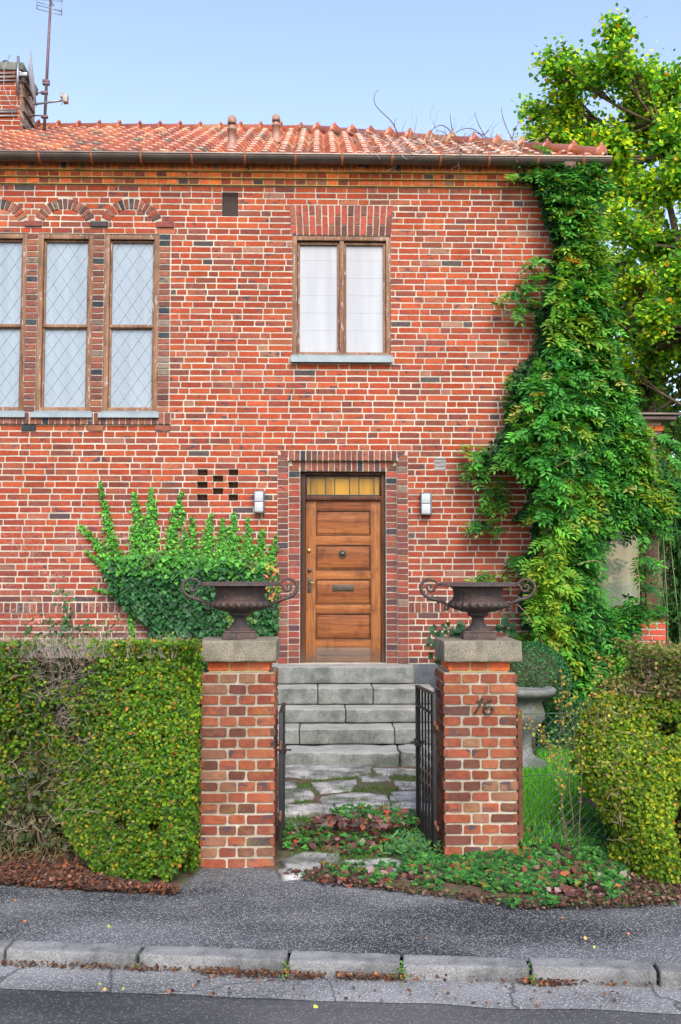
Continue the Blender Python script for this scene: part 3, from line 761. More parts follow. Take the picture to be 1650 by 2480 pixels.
# ---------------------------------------------------------------- windows
def frame_boards(mb, o, w, y0, y1, e=.0):
    x0,x1,z0,z1 = o
    mb.gbox(x0, x0+w, y0, y1, z0, z1, .004, (1,1,6), .001); mb.gbox(x1-w, x1, y0, y1, z0, z1, .004, (1,1,6), .001)
    mb.gbox(x0+w+.0005, x1-w-.0005, y0+.001, y1, z1-w, z1, .004, (5,1,1), .001); mb.gbox(x0+w+.0005, x1-w-.0005, y0+.001, y1, z0, z0+w*.8, .004, (5,1,1), .001)
def lattice(mb, g, y, nx, dz):
    x0,x1,z0,z1 = g; W = x1-x0; H = z1-z0; px = W/nx; t = .0015
    sl = dz/px
    for sgn in (1,-1):
        k = -int(H/dz)-2
        while k < nx+int(H/dz)+3:
            # line x = x0 + (k+.5)*px + sgn*(z-z0)/sl
            def X(z): return x0+(k+.5)*px + sgn*(z-z0)/sl
            def Z(x): return z0 + sgn*(x-x0-(k+.5)*px)*sl
            pts = []
            for z in (z0, z1):
                if x0 <= X(z) <= x1: pts.append((X(z), z))
            for x in (x0, x1):
                if z0 < Z(x) < z1: pts.append((x, Z(x)))
            if len(pts) >= 2:
                mb.tube([(pts[0][0], y-.0012*(sgn>0), pts[0][1]), (pts[1][0], y-.0012*(sgn>0), pts[1][1])], t*1.25, 4)
            k += 1
    for i in range(nx*2+1):
        z = z0 + (dz/2 if i % 2 == 0 else 0)
        while z < z1:
            x = x0 + i*px/2
            if x0+.01 < x < x1-.01 and z > z0+.02: mb.tube([(x,y-.003,z),(x,y-.001,z)], .0052, 6)
            z += dz
def sill(mb, x0, x1, z, out=.07, lip=.05):
    vs = [(x0,YW+.03,z+.022),(x1,YW+.03,z+.022),(x1+.004,YW-out,z-.030),(x0-.004,YW-out,z-.030),(x1+.004,YW-out-.002,z-.030-lip),(x0-.004,YW-out-.002,z-.030-lip),(x0,YW-.002,z-.03-lip*.7),(x1,YW-.002,z-.03-lip*.7)]
    mb.add(vs, [(3,2,1,0),(5,4,2,3),(6,7,4,5),(0,6,5,3),(1,2,4,7)])
for wi, o in enumerate(WIN):
    f = MB(); x0,x1,z0,z1 = o; z0 += .012
    frame_boards(f, (x0+.002,x1-.002,z0,z1-.003), .060, YW+.012, YW+.11)
    zm = z0 + (z1-z0)*.478
    inner = (x0+.063, x1-.063, z0+.05, z1-.063)
    f.gbox(inner[0], inner[1], YW+.03, YW+.11, zm-.012, zm+.026, .006, (5,1,1), .001)
    G = [(inner[0]+.022, inner[1]-.022, z0+.062, zm-.032), (inner[0]+.022, inner[1]-.022, zm+.034, z1-.10)]
    for (a,b,c,d) in G: frame_boards(f, (a-.0215,b+.0215,c-.018,d+.03), .021, YW+.052, YW+.12)
    w = f.build('window', M['win_wood'], house)
    tag(w, ['arched leaded window cut by the left edge of the picture', 'middle leaded lattice window of the arched row', 'leaded lattice window at the right end of the arched row'][wi])
    for gi, (a,b,c,d) in enumerate(G):
        p = MB(); p.box(a-.004, b+.004, YW+.085, YW+.091, c-.004, d+.012); p.build('pane', M['pane'], w)
        l = MB(); lattice(l, (a,b,c,d), YW+.083, 3, (d-c)/4.02)
        for (q0,q1,q2,q3) in ((a,a+.006,c,d),(b-.006,b,c,d),(a+.006,b-.006,c,c+.006),(a+.006,b-.006,d-.006,d)): l.box(q0,q1,YW+.080,YW+.084,q2,q3)
        l.build('lattice', M['lead'], w)
    s = MB(); sill(s, x0-.028, x1+.028, z0-.004); s.build('sill', M['zinc'], w)
o = MWIN; x0,x1,z0,z1 = o; z0 += .02
f = MB(); frame_boards(f, (x0+.002,x1-.002,z0,z1-.003), .055, YW+.012, YW+.12)
xm = (x0+x1)/2 + .003
f.gbox(xm-.026, xm+.026, YW+.022, YW+.12, z0+.03, z1-.05, .006, (1,1,7), .001)
G = [(x0+.095, xm-.055, z0+.066, z1-.12), (xm+.06, x1-.09, z0+.066, z1-.12)]
for (a,b,c,d) in G: frame_boards(f, (a-.034,b+.030,c-.03,d+.05), .03, YW+.055, YW+.13)
w = f.build('window', M['win_wood'], house); tag(w, 'square two-light wooden window with white blinds above the door')
for (a,b,c,d) in G:
    p = MB(); p.box(a-.006, b+.002, YW+.095, YW+.1, c-.008, d+.024); p.build('pane', M['pane_white'], w)
    l = MB()
    for k in range(1,6): l.box(a, b, YW+.093, YW+.0945, c+(d-c)*(k/6+.04), c+(d-c)*(k/6+.04)+.0015)
    xx = a+(b-a)*(.72 if a < xm-.1 and b < xm else .24); l.box(xx, xx+.0015, YW+.0925, YW+.0944, c, d-.02)
    l.build('blind_seams', M['lead_white'], w)
s = MB(); sill(s, x0-.01, x1+.015, z0+.004, .075, .066); s.build('sill', M['zinc'], w)
# vents
v = MB(); a = VENT; v.box(a[0]-.002,a[1]+.002,YW+.06,YW+.07,a[2]-.002,a[3]+.002)
for i in range(9): v.box(a[0]+(a[1]-a[0])*i/9, a[0]+(a[1]-a[0])*i/9+.004, YW+.010, YW+.014, a[2], a[3])
for i in range(10): v.box(a[0], a[1], YW+.015, YW+.019, a[2]+(a[3]-a[2])*i/10, a[2]+(a[3]-a[2])*i/10+.004)
tag(v.build('air_vent', M['vent'], house), 'dark mesh air vent high on the wall')
v = MB(); a = RVENT; v.box(a[0],a[1],YW+.02,YW+.03,a[2],a[3]); v.gbox(a[0],a[1],YW-.004,YW+.019,a[3]-.018,a[3],.003,(2,1,1)); v.gbox(a[0],a[1],YW-.004,YW+.019,a[2],a[2]+.018,.003,(2,1,1))
for i in range(6): v.gbox(a[0]+.008,a[1]-.008,YW-.002,YW+.018,a[2]+.024+i*.0165,a[2]+.033+i*.0165,.002,(1,1,1))
tag(v.build('air_vent', M['vent_grey'], house), 'grey louvred air vent near the creeper')
# ---------------------------------------------------------------- door
YD = YW+.17; q = R(740.5, 1212, 923, 1605, YD); DX0, DX1, DZ0, DZ1 = q[0], q[1], Z0+.004, q[3]
f = MB(); fx0, fx1 = d1+.006, d2-.006; fz1 = dz3-.004
f.gbox(fx0, DX0-.002, YD-.055, YD+.1, Z0+.002, fz1, .006, (1,1,8), .0015); f.gbox(DX1+.002, fx1, YD-.055, YD+.1, Z0+.002, fz1, .006, (1,1,8), .0015)
f.gbox(DX0-.0015, DX1+.0015, YD-.053, YD+.1, fz1-.035, fz1, .006, (5,1,1), .001)
f.gbox(DX0-.0015, DX1+.0015, YD-.045, YD+.1, DZ1, DZ1+.05, .006, (5,1,1), .001)
dfr = f.build('door_frame', M['door_frame'], house)
cau = MB(); cau.gbox(d1+.0005, d1+.0058, YD-.03, YD+.0, Z0, fz1, .002, (1,1,10), .002); cau.gbox(d2-.0058, d2-.0005, YD-.03, YD+.0, Z0, fz1, .002, (1,1,10), .002)
cau.build('sealant', simple('pale_sealant', (.5,.52,.55), .8), dfr)
tz0, tz1 = DZ1+.052, fz1-.037
t = MB(); t.gbox(DX0, DX1, YD-.01, YD+.02, tz0, tz0+.018, .002, (4,1,1)); t.gbox(DX0, DX1, YD-.01, YD+.02, tz1-.018, tz1, .002, (4,1,1)); t.gbox(DX0, DX0+.018, YD-.012, YD+.02, tz0+.018, tz1-.018, .002, (1,1,1)); t.gbox(DX1-.018, DX1, YD-.012, YD+.02, tz0+.018, tz1-.018, .002, (1,1,1))
tr = t.build('transom_window', M['black_metal'], house)
p = MB(); p.box(DX0+.016, DX1-.016, YD+.008, YD+.013, tz0+.016, tz1-.016); p.build('pane', M['pane_amber'], tr)
l = MB()
for u in (.065,.265,.385,.585,.71,.91): l.box(DX0+(DX1-DX0)*u-.005, DX0+(DX1-DX0)*u+.005, YD+.001, YD+.007, tz0+.016, tz1-.016)
for (u0,u1) in ((.065,.265),(.385,.585),(.71,.91)): l.box(DX0+(DX1-DX0)*u0+.005, DX0+(DX1-DX0)*u1-.005, YD+.0015, YD+.007, tz1-.034, tz1-.028)
l.build('lead_bars', M['black_metal'], tr)
def dz(py): return onY(830, py, YD)[1]
def dxx(zx, Yp=None): return onY(660+zx/4.134, 1350, YD)[0]
px0, px1 = dxx(437), dxx(982)
panels = [(650,890),(995,1237),(1337,1580),(1680,1928)]
pz = [(dz(1080+b/4.134), dz(1080+a/4.134)) for a, b in panels]
d = MB(); prev = DZ1
rails = []
for (z0_, z1_) in pz: rails.append((z1_, prev)); prev = z0_
kz = dz(1080+2015/4.134); rails.append((kz, prev))
for (a, b) in rails: d.gbox(px0+.001, px1-.001, YD, YD+.045, a+.0015, b-.0015, .002, (4,1,1))
door = d.build('door', M['door'], house); tag(door, 'weathered four panel wooden front door with brass fittings')
for (a, b) in ((DX0, px0), (px1, DX1)):
    s = MB(); s.gbox(a, b, YD-.001, YD+.045, DZ0, DZ1-.001, .002, (1,1,8)); s.build('stile', M['door_stile'], door)
for (a, b) in pz:
    s = MB(); W = .012
    s.gbox(px0+.004, px1-.004, YD+.008, YD+.03, a+.004, b-.004, .002, (4,1,2))
    s.gbox(px0+.018, px1-.018, YD-.001, YD+.012, a+.018, b-.018, .007, (4,1,2))
    fx = MB()
    for (q0,q1,q2,q3) in ((px0-.003,px0+.010,a-.006,b+.008),(px1-.010,px1+.003,a-.006,b+.008),(px0+.0102,px1-.0102,a-.006,a+.006),(px0+.0102,px1-.0102,b-.005,b+.008)): fx.gbox(q0,q1,YD-.008,YD+.02,q2,q3,.003,(1,1,1))
    pn = s.build('panel', M['door'], door)
    fo = fx.build('panel_moulding', M['door_frame'], door)
s = MB(); s.gbox(px0+.001, px1-.001, YD+.002, YD+.04, DZ0, kz-.002, .003, (4,1,1)); s.build('kick_board', wood('kick_board_wood', (.16,.10,.07), (.09,.07,.055), (.24,.13,.07), 1, 'x', .3), door)
def disc(mb, X, Z, r, y0, y1, n=20, dome=.4):
    mb_ = []
    for k in range(4): pass
    prof_ = [(r, y0), (r, y1), (r*.8, y1-.003), (r*.3, y1-.003-dome*r*.3), (.0005, y1-.003-dome*r*.3)]
    vs = []; fs = []
    for (rr, y) in prof_:
        for k in range(n): a = 2*PI*k/n; vs.append((X+rr*math.cos(a), y, Z+rr*math.sin(a)))
    for i in range(len(prof_)-1):
        for k in range(n): fs.append((i*n+k, (i+1)*n+k, (i+1)*n+(k+1)%n, i*n+(k+1)%n)[::-1])
    mb.add(vs, fs, smooth=True)
def dp_(zx, zy): return onY(660+zx/4.134, 1080+zy/4.134, YD)
X, Z = dp_(367,1048); s = MB(); disc(s, X, Z, .025, YD, YD-.014); s.build('lock', M['brass'], door)
h = MB(); h.gbox(X-.004, X+.004, YD-.019, YD-.015, Z-.012, Z+.004, .001, (1,1,1)); h.build('keyhole', M['dark'], door)
X, Z = dp_(373,1242); s = MB(); disc(s, X, Z, .025, YD, YD-.02); s.build('lock', M['dark_brass'], door)
X, Z0_ = dp_(370,1470); _, Z1_ = dp_(370,1315)
s = MB(); s.gbox(X-.022, X+.022, YD-.009, YD, Z0_, Z1_, .004, (1,1,4)); disc(s, X, Z0_+.05, .012, YD-.009, YD-.016, 12); s.build('handle_plate', M['dark_brass'], door)
_, zl = dp_(370,1368); s = MB(); s.tube([(X,YD-.005,zl),(X,YD-.05,zl),(X+.012,YD-.058,zl),(X+.05,YD-.058,zl-.006),(X+.08,YD-.055,zl-.022)], [.009,.009,.009,.0075,.006], 8); s.build('handle', M['brass'], door)
X, Z = dp_(702,1083); s = MB(); disc(s, X, Z, .034, YD, YD-.012, 8, .8); disc(s, X, Z, .017, YD-.012, YD-.03, 16, 1)
pts = [(X+.040*math.cos(a*PI/12), YD-.016, Z+.040*math.sin(a*PI/12)) for a in range(25)]; s.tube(pts, .006, 6); s.tube([(X,YD-.016,Z+.04),(X,YD-.016,Z+.055)], .006, 6)
s.build('knocker', M['dark_brass'], door)
a = dp_(600,1455); b = dp_(818,1388)
s = MB(); s.gbox(a[0], b[0], YD-.010, YD, a[1], b[1], .003, (3,1,1)); s.gbox(a[0]+.015, b[0]-.015, YD-.016, YD-.009, a[1]+.012, b[1]-.012, .003, (3,1,1)); s.build('letter_slot', simple('aged_bronze_plate', (.055,.045,.03), .5, .3, .4, 30), door)
rebase(house, (0, YW, 0))
# ================================================================= WALL LAMPS
def wall_lamp(px0_, py0_, px1_, py1_, label):
    a = R(px0_, py0_, px1_, py1_, YW-.1); root = empty('wall_lamp'); tag(root, label, 'wall lamp', 'lamps either side of the door')
    w = a[1]-a[0]; X0, X1 = a[0], a[1]; zmid = a[2]+(a[3]-a[2])*.5
    s = MB(); s.gbox(X1-.018, X1, YW-.11, YW-.008, a[2], a[3], .003, (1,2,4)); s.gbox(X0, X0+.008, YW-.11, YW-.008, a[2], a[3], .003, (1,2,4)); s.gbox(X0+.0082, X1-.0182, YW-.108, YW-.008, a[2], a[2]+.012, .002, (1,2,1)); s.gbox(X0+.0082, X1-.0182, YW-.108, YW-.008, a[3]-.012, a[3], .002, (1,2,1))
    s.gbox(X0+.03, X1-.03, YW-.012, YW+.004, a[2]+.03, a[3]-.03, .002, (1,1,1)); s.build('housing', simple('lamp_housing', (.10,.11,.12), .5, .4), root)
    for (z0_, z1_) in ((a[2]+.013, zmid-.003), (zmid+.003, a[3]-.013)):
        g = MB(); g.gbox(X0+.0085, X1-.0185, YW-.114, YW-.03, z0_, z1_, .004, (1,1,2)); g.build('shade', M['lamp_glass'], root)
    rebase(root, ((X0+X1)/2, YW, a[2]))
wall_lamp(615.5, 1188, 641, 1242, 'slim white wall lamp between the pierced brick ornament and the door')
wall_lamp(1019.6, 1193, 1046, 1247, 'slim white wall lamp right of the door under the grey vent')
# ================================================================= AERIALS ON THE ROOF
YM = 14.25
an = empty('aerial_mast'); tag(an, 'tall thin television aerial on a leaning brown pole beside the chimney', 'aerial')
m_ = MB(); b0 = onY(107, 308, YM); t0 = onY(124, -14, YM); m_.tube([(b0[0],YM,b0[1]-.2),((b0[0]*.35+t0[0]*.65)+.0,YM,b0[1]*.35+t0[1]*.65),(t0[0],YM,t0[1])], [.024,.022,.018], 10)
for py in (197, 203, 225, 283):
    x_, z_ = onY(112 if py < 210 else 108, py, YM); m_.gbox(x_-.05, x_+.05, YM-.03, YM+.03, z_-.018, z_+.018, .004, (1,1,1))
for py in (225, 280):
    x_, z_ = onY(108, py, YM); m_.tube([(x_,YM,z_),(x_-.17,YM+.02,z_+.01),(chx,YM+.1,z_)], .012, 6)
m_.build('mast', M['mast'], an)
m_ = MB()
for k, (x0_, y0_, x1_, y1_) in enumerate(((88,-2,153,3),(90,5,128,14),(88,21,150,37),(88,-8,152,-1),(120,18,150,30),(88,12,150,26))):
    a = onY(x0_, y0_, YM-.05*k+.1); b = onY(x1_, y1_, YM-.05*k+.1); m_.tube([(a[0],YM-.05*k+.1,a[1]),(b[0],YM-.05*k+.1,b[1])], .006, 5)
a = onY(122, 0, YM); m_.tube([(a[0],YM+.2,a[1]+.03),(a[0],YM-.4,a[1]-.06)], .009, 6)
for (ax, y0_, y1_) in ((90,-6,22),(150,-2,36)): 
    a = onY(ax, y0_, YM); b = onY(ax, y1_, YM); m_.tube([(a[0],YM,a[1]),(b[0],YM,b[1])], .006, 5)
m_.build('aerial_rods', M['steel'], an); rebase(an, (b0[0], YM, b0[1]-.2))
sd = empty('satellite_dish'); tag(sd, 'grey satellite dish seen edge-on, clamped to the chimney corner', 'satellite dish')
cx_, cz_ = onY(80, 190, 14.05); d_ = MB(); vs = []; fs = []
ang = math.radians(-13)   # faces right and a little towards the viewer
nx_ = Vector((math.cos(ang), -math.sin(ang), .12)).normalized(); ua = Vector((math.sin(ang), math.cos(ang), 0)); ub_ = nx_.cross(ua)
for i in range(9):
    r = .40*i/8
    for k in range(32):
        a = 2*PI*k/32; vs.append(Vector((cx_,14.05,cz_)) + ua*r*math.cos(a)*.92 + ub_*r*math.sin(a) + nx_*(.065*(i/8)**2-.05))
for i in range(8):
    for k in range(32): fs.append((i*32+k, i*32+(k+1)%32, (i+1)*32+(k+1)%32, (i+1)*32+k))
d_.add(vs, fs, smooth=True); d_.add([v - nx_*.006 for v in vs], [f[::-1] for f in fs], smooth=True)
d_.build('reflector', M['dish'], sd)
d_ = MB(); ce = Vector((cx_,14.05,cz_)); d_.tube([(chx-.03,13.93,cz_-.32),(chx-.03,13.93,cz_+.27)], .022, 10); d_.gbox(chx-.04, chx+.11, 13.92, 13.98, cz_-.03, cz_+.03, .008, (2,1,1)); d_.tube([(chx-.03,13.93,cz_+.05),(cx_-.07,14.02,cz_)], .018, 8)
a1 = onY(82, 253, 13.95); a2 = onY(152, 243, 13.85); d_.tube([(a1[0],13.95,a1[1]),(a2[0],13.85,a2[1])], .016, 8)
d_.build('bracket', M['steel'], sd)
d_ = MB(); a3 = onY(160, 240, 13.85); d_.gbox(a3[0]-.04,a3[0]+.03,13.80,13.9,a3[1]-.06,a3[1]+.06,.012,(2,2,2)); d_.gbox(a3[0]-.075,a3[0]-.03,13.8,13.88,a3[1]+.01,a3[1]+.08,.012,(2,2,2)); d_.tube([(a3[0]-.02,13.8,a3[1]-.05),(a3[0]-.05,13.8,a3[1]-.11),(a3[0]-.03,13.84,a3[1]-.02)], .005, 5)
d_.build('receiver', simple('receiver_grey', (.30,.28,.25), .6, .2, .4), sd)
d_ = MB(); pts = [(chx-.12,13.85,cz_+.25),(chx-.2,13.83,cz_+.05),(chx-.2,13.83,cz_-.25),(chx-.1,13.84,cz_-.5),(chx+.12,13.8,cz_-.6)]; d_.tube(pts, .006, 6); d_.build('cable', M['steel'], sd)
rebase(sd, (chx, 14.0, cz_-.42))
# ================================================================= GROUND, ROAD, KERB, PAVEMENT
def sheet(name, pts, z, m, label=None):
    mb = MB(); mb.add([(x,y,z) for x,y in pts], [tuple(range(len(pts)))]); o = mb.build(name, m); o['kind'] = 'structure'; return o
ZRD = -.072
A0 = Vector(onZ(0, 2303, 0)); E = (Vector(onZ(1593, 2358, 0))-A0).normalized(); Nb = Vector((-E.y, E.x))
def K(s, n): p = A0 + E*s + Nb*n; return (p.x, p.y)
sheet('ground', [(-300,-300),(300,-300),(300,300),(-300,300)], -.10, M['meadow'])
sheet('road', [K(-60,-8), K(60,-8), K(60,.05), K(-60,.05)], ZRD-.004, M['road'])
def wavy(n0, s0, s1, k, amp): 
    return [K(s0+(s1-s0)*i/k, n0 + amp*(mnoise.noise(Vector((i*.37, n0*9, 2))))) for i in range(k+1)]
gs = wavy(-.30, -8, 9, 130, .03) + [K(9,.04), K(-8,.04)]
sheet('gutter_strip', gs, ZRD, M['strip'])
sheet('far_pavement', [K(-60,-11), K(60,-11), K(60,-8.1), K(-60,-8.1)], ZRD+.03, M['pavement'])
pv = [K(-14,.12), K(14,.12)] + [(14,7.1),(-14,7.1)]
sheet('pavement', pv, -.004, M['pavement'])
ks = [-8.3,-7.1,-6.0,-4.8,-3.6,-2.45,-1.35]
for px in (10, 332, 695, 972, 1285, 1596):
    p = Vector(onZ(px, 2303+px*.0345, 0)); ks.append((p-A0).dot(E))
ks += [ks[-1]+1.1, ks[-1]+2.3, ks[-1]+3.4, ks[-1]+4.6]
klab = {6:'kerb stone cut by the left edge of the picture',7:'long granite kerb stone in front of the left hedge',8:'granite kerb stone with most dead leaves piled along its foot, left of centre',9:'granite kerb stone in front of the garden gateway',10:'granite kerb stone in line with the pillar numbered 16',11:'granite kerb stone below the right hedge',12:'kerb stone cut by the right edge of the picture'}
for i, (a, b) in enumerate(zip(ks, ks[1:])):
    mb = MB()
    def xf(p): x, y = K(p.x, p.y); return (x, y, p.z)
    dzz = random.uniform(-.006,.006); dn = random.uniform(-.008,.008)
    mb.gbox(a+.008, b-.008, dn, .145+dn, -.12, .006+dzz, .013, (30,4,4), .009, 11, xf=xf)
    if i < 6 or i > 12: continue
    o = mb.build('kerb_stone', M['granite_kerb']); tag(o, klab[i], 'kerb stone', 'granite kerb stones'); rebase(o, xf(Vector(((a+b)/2,.07,-.12))))
# garden terrain
PXC = .30
EDGE = [onZ(*p, 0) for p in ((-1500,2130),(0,2140),(250,2150),(430,2160),(465,2122),(490,2102),(640,2102),(690,2112),(760,2135),(900,2150),(1000,2158),(1150,2172),(1300,2188),(1400,2188),(1650,2180),(3200,2180))]
def edgeY(x):   # where the pavement ends
    pts = EDGE
    for (a, b), (c, d) in zip(pts, pts[1:]):
        if a <= x <= c: return b+(d-b)*(x-a)/(c-a)
    return pts[0][1] if x < 0 else pts[-1][1]
def sst(a, b, v): t = min(max((v-a)/(b-a),0),1); return t*t*(3-2*t)
def gz(x, y):
    e = edgeY(x); onp = 1 - sst(.60,.72, abs(x-PXC))
    z = .012 + .17*sst(e, e+1.7, y)
    zp = .01 + .065*sst(e, 7.65, y) + .12*sst(7.82, 7.86, y)
    z = z*(1-onp) + zp*onp
    return z + .012*mnoise.noise(Vector((x*3, y*3, 0)))*sst(e, e+.25, y)
mb = MB(); gxs = [-12+i*.4 for i in range(20)] + [-4+i*.06 for i in range(150)] + [5+i*.5 for i in range(20)]
gys = [i*.045 for i in range(50)] + [2.25+i*.12 for i in range(30)] + [6+i*1.5 for i in range(14)]
vs = []; 
for x in gxs:
    e = edgeY(x) + .05*mnoise.noise(Vector((x*4,0,5)))
    for j, t in enumerate(gys):
        y = e+t; vs.append((x, y, -.02 if j == 0 else gz(x, y)))
n = len(gys); fs = [(i*n+j, (i+1)*n+j, (i+1)*n+j+1, i*n+j+1) for i in range(len(gxs)-1) for j in range(n-1)]
mb.add(vs, fs, smooth=True); tag(mb.build('garden_ground', M['soil']), kind='structure')
# flagstones of the garden path
fl = MB()
def E1(x, y): return (450+x/1.8447, 1380+y/1.8447)
def flag(poly, z, t=.04):
    pts = []
    P_ = [onZ(*E1(*p), z) for p in poly]
    for i in range(len(P_)):
        a, b = Vector(P_[i]), Vector(P_[(i+1)%len(P_)]); L = (b-a).length; k = max(2, int(L/.04))
        for j in range(k):
            p = a.lerp(b, j/k); p += Vector((mnoise.noise(Vector((p.x*9,p.y*9,1))), mnoise.noise(Vector((p.x*9,p.y*9,7)))))*.028
            pts.append(p)
    c = sum(pts, Vector((0,0)))/len(pts); n = len(pts)
    rings = [(1.0, -t), (1.0, -.008), (.97, 0), (.7, .004), (.35, .003)]
    vs = []
    for f, dz_ in rings:
        for p in pts:
            q = c + (p-c)*f; vs.append((q.x, q.y, z+dz_+.008*mnoise.noise(Vector((q.x*7,q.y*7,3)))))
    fs = [(r*n+i, r*n+(i+1)%n, (r+1)*n+(i+1)%n, (r+1)*n+i) for r in range(len(rings)-1) for i in range(n)]
    vs.append((c.x, c.y, z+.004)); fs += [((len(rings)-1)*n+i, (len(rings)-1)*n+(i+1)%n, len(rings)*n) for i in range(n)]
    fl.add(vs, fs, smooth=True)
for poly in ([(440,868),(830,868),(820,905),(600,930),(440,920)], [(838,883),(1045,888),(1050,915),(905,914),(840,900)], [(560,950),(770,935),(740,985),(600,992)], [(770,920),(900,916),(912,937),(800,942)],
             [(415,985),(560,975),(572,1020),(415,1035)], [(600,1012),(770,993),(905,1005),(912,1042),(620,1074),(608,1050)], [(908,990),(1060,985),(1060,1045),(932,1048)], [(925,940),(1050,948),(1055,972),(960,976)], [(420,945),(490,940),(498,968),(420,972)]):
    flag(poly, .212)
mb = MB(); ex0, ex1 = PXC-.68, PXC+.62
for a, b in ((ex0, ex0+.55),(ex0+.56, ex1)): fl.gbox(a, b, 7.80, 8.10, .04, .200, .02, (8,3,3), .016, 8)
for poly, z in (([(425,1290),(520,1258),(690,1265),(680,1300),(560,1325),(450,1320)], .05), ([(408,1335),(540,1330),(560,1360),(430,1374)], .022), ([(705,1290),(900,1290),(1085,1308),(1060,1340),(880,1345),(720,1325)], .04)): flag(poly, z)
tag(fl.build('garden_path', M['flag']), kind='structure')
# ================================================================= STONE STEPS
st = empty('stone_steps'); tag(st, 'five grey granite steps leading up to the wooden front door', 'steps')
fr = [(11.2, 1614, 1606), (10.80, 1667, None), (10.42, 1719, None), (10.04, 1766, None), (9.64, 1822, None)]
tops = [Z0-.002] + [onY(830, f[1], f[0])[1] for f in fr[1:]]; bots = [t+.008 for t in tops[1:]] + [.16]
sx0, sx1 = onY(655, 1620, 11.2)[0], onY(1004.6, 1620, 11.2)[0]
jo = [[], [590, 838], [715], [508, 935], [960]]
Xs = [(sx0, sx1), (sx0-.12, sx1+.18), (sx0-.12, sx1+.18), (sx0-.12, sx1+.2), (sx0-.12, sx1+.2)]
for i, (Yf, py, _) in enumerate(fr):
    yb = YW+.14 if i == 0 else fr[i-1][0]+.05
    cuts = [Xs[i][0]] + [onY(450+j/1.8447, py, Yf)[0] for j in jo[i]] + [Xs[i][1]]
    for a, b in zip(cuts, cuts[1:]):
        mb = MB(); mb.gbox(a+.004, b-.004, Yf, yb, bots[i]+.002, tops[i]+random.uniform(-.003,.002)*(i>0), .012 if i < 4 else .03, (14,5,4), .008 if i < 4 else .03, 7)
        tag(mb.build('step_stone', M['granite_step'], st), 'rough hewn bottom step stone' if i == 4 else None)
rebase(st, (.28, 9.64, .16))
# ================================================================= GATE PILLARS, URNS
YP = 7.02
M['digit'] = simple('weathered_bronze', (.045,.04,.032), .5, .3, .5, 40)
def pillar(pxa, pxb, capa, capb, label, depth=.50, number=False):
    root = empty('gate_pillar'); tag(root, label, 'gate pillar', 'brick gate pillars')
    x0, x1 = onY(pxa, 1850, YP)[0], onY(pxb, 1850, YP)[0]; n = 18; W = x1-x0; zb = -.01; H = (onY((pxa+pxb)/2, 1630, YP)[1]-zb)/n
    mps = [lambda u,v,w: (x0+u, YP-w, v), lambda u,v,w: (x1+w, YP+u, v), lambda u,v,w: (x1-u, YP+depth+w, v), lambda u,v,w: (x0-w, YP+depth-u, v)]
    bm_ = MB()
    for r in range(n):
        v0 = zb+r*H; tl = random.choices([PILL, PILL[2:5]], [3,1])[0]; lean = random.uniform(-.002,.002)
        for mi, mp in enumerate(mps):
            L = W if mi % 2 == 0 else depth
            fr_ = [0,.25,.5,.75,1] if (r+mi) % 2 else [0,.37,.62,1]
            for a, b in zip(fr_, fr_[1:]):
                e = lambda q: 0 if q in (0,1) else .009
                rbrick(bm_, mp, a*L+e(a)+(0 if a else .0), b*L-e(b), v0+.010, v0+H-.010, pick(tl), lean, t=.03, jit=.003, clip=.010)
    ztop = zb+n*H; wall_ = bm_.build('shaft', M['pbrick'], root)
    k = MB(); k.box(x0+.009, x1-.009, YP+.009, YP+depth-.009, -.03, ztop); k.build('mortar_bed', M['pmortar'], wall_)
    ne = MB(); i_ = .042; nk = MB()
    for mi, mp in enumerate(mps):
        L = W if mi % 2 == 0 else depth
        for a, b in ((0,.36),(.36,.66),(.66,1)): 
            rbrick(ne, mp, i_+a*(L-2*i_)+(.008 if a else 0), i_+b*(L-2*i_)-(.010 if b < 1 else 0), ztop+.016, ztop+.074, pick(BRIGHT[:3]), -i_, t=.03, clip=.009)
    nk.box(x0+i_+.008, x1-i_-.008, YP+i_+.008, YP+depth-i_-.008, ztop+.0005, ztop+.08)
    neo = ne.build('neck', M['cbrick'], root); nk.build('mortar_bed', mortar('neck_mortar', (.55,.40,.16), (.34,.28,.16)), neo)
    c0, c1 = onY(capa, 1575, YP-.03)[0], onY(capb, 1575, YP-.03)[0]
    zc = ztop+.08; c = MB(); c.gbox(c0, c1, YP-.03, YP+depth+.03, zc, zc+.150, .012, (10,8,5), .006, 10); c.build('cap_stone', M['cap_stone'], root)
    if number:
        nb = MB()
        def q(x, y): X, Z = onY(1000+x/2.412, 1350+y/2.412, YP-.014); return (X, YP-.014, Z)
        d1_ = MB(); d1_.tube([q(372,842),q(392,836),q(408,824),q(392,862),(q(376,890)),q(362,914)], [.005,.006,.008,.008,.008,.006], 6); d1_.build('house_number_digit', M['digit'], root)
        d1_ = MB(); d1_.tube([q(463,828),q(446,832),q(428,848),q(416,872),q(414,895),q(424,910),q(440,916),q(458,908),q(469,892),q(466,876),q(452,870),q(434,874),q(422,884)], .0075, 6); d1_.build('house_number_digit', M['digit'], root)
    rebase(root, ((x0+x1)/2, YP+depth/2, zb)); return x0, x1, zc+.150
LX0, LX1, ZCL = pillar(485, 665.5, 479, 670, 'brick gate pillar with stone cap standing against the left hedge')
RX0, RX1, ZCR = pillar(1076, 1254, 1075.5, 1265, 'brick gate pillar bearing the house number 16', number=True)
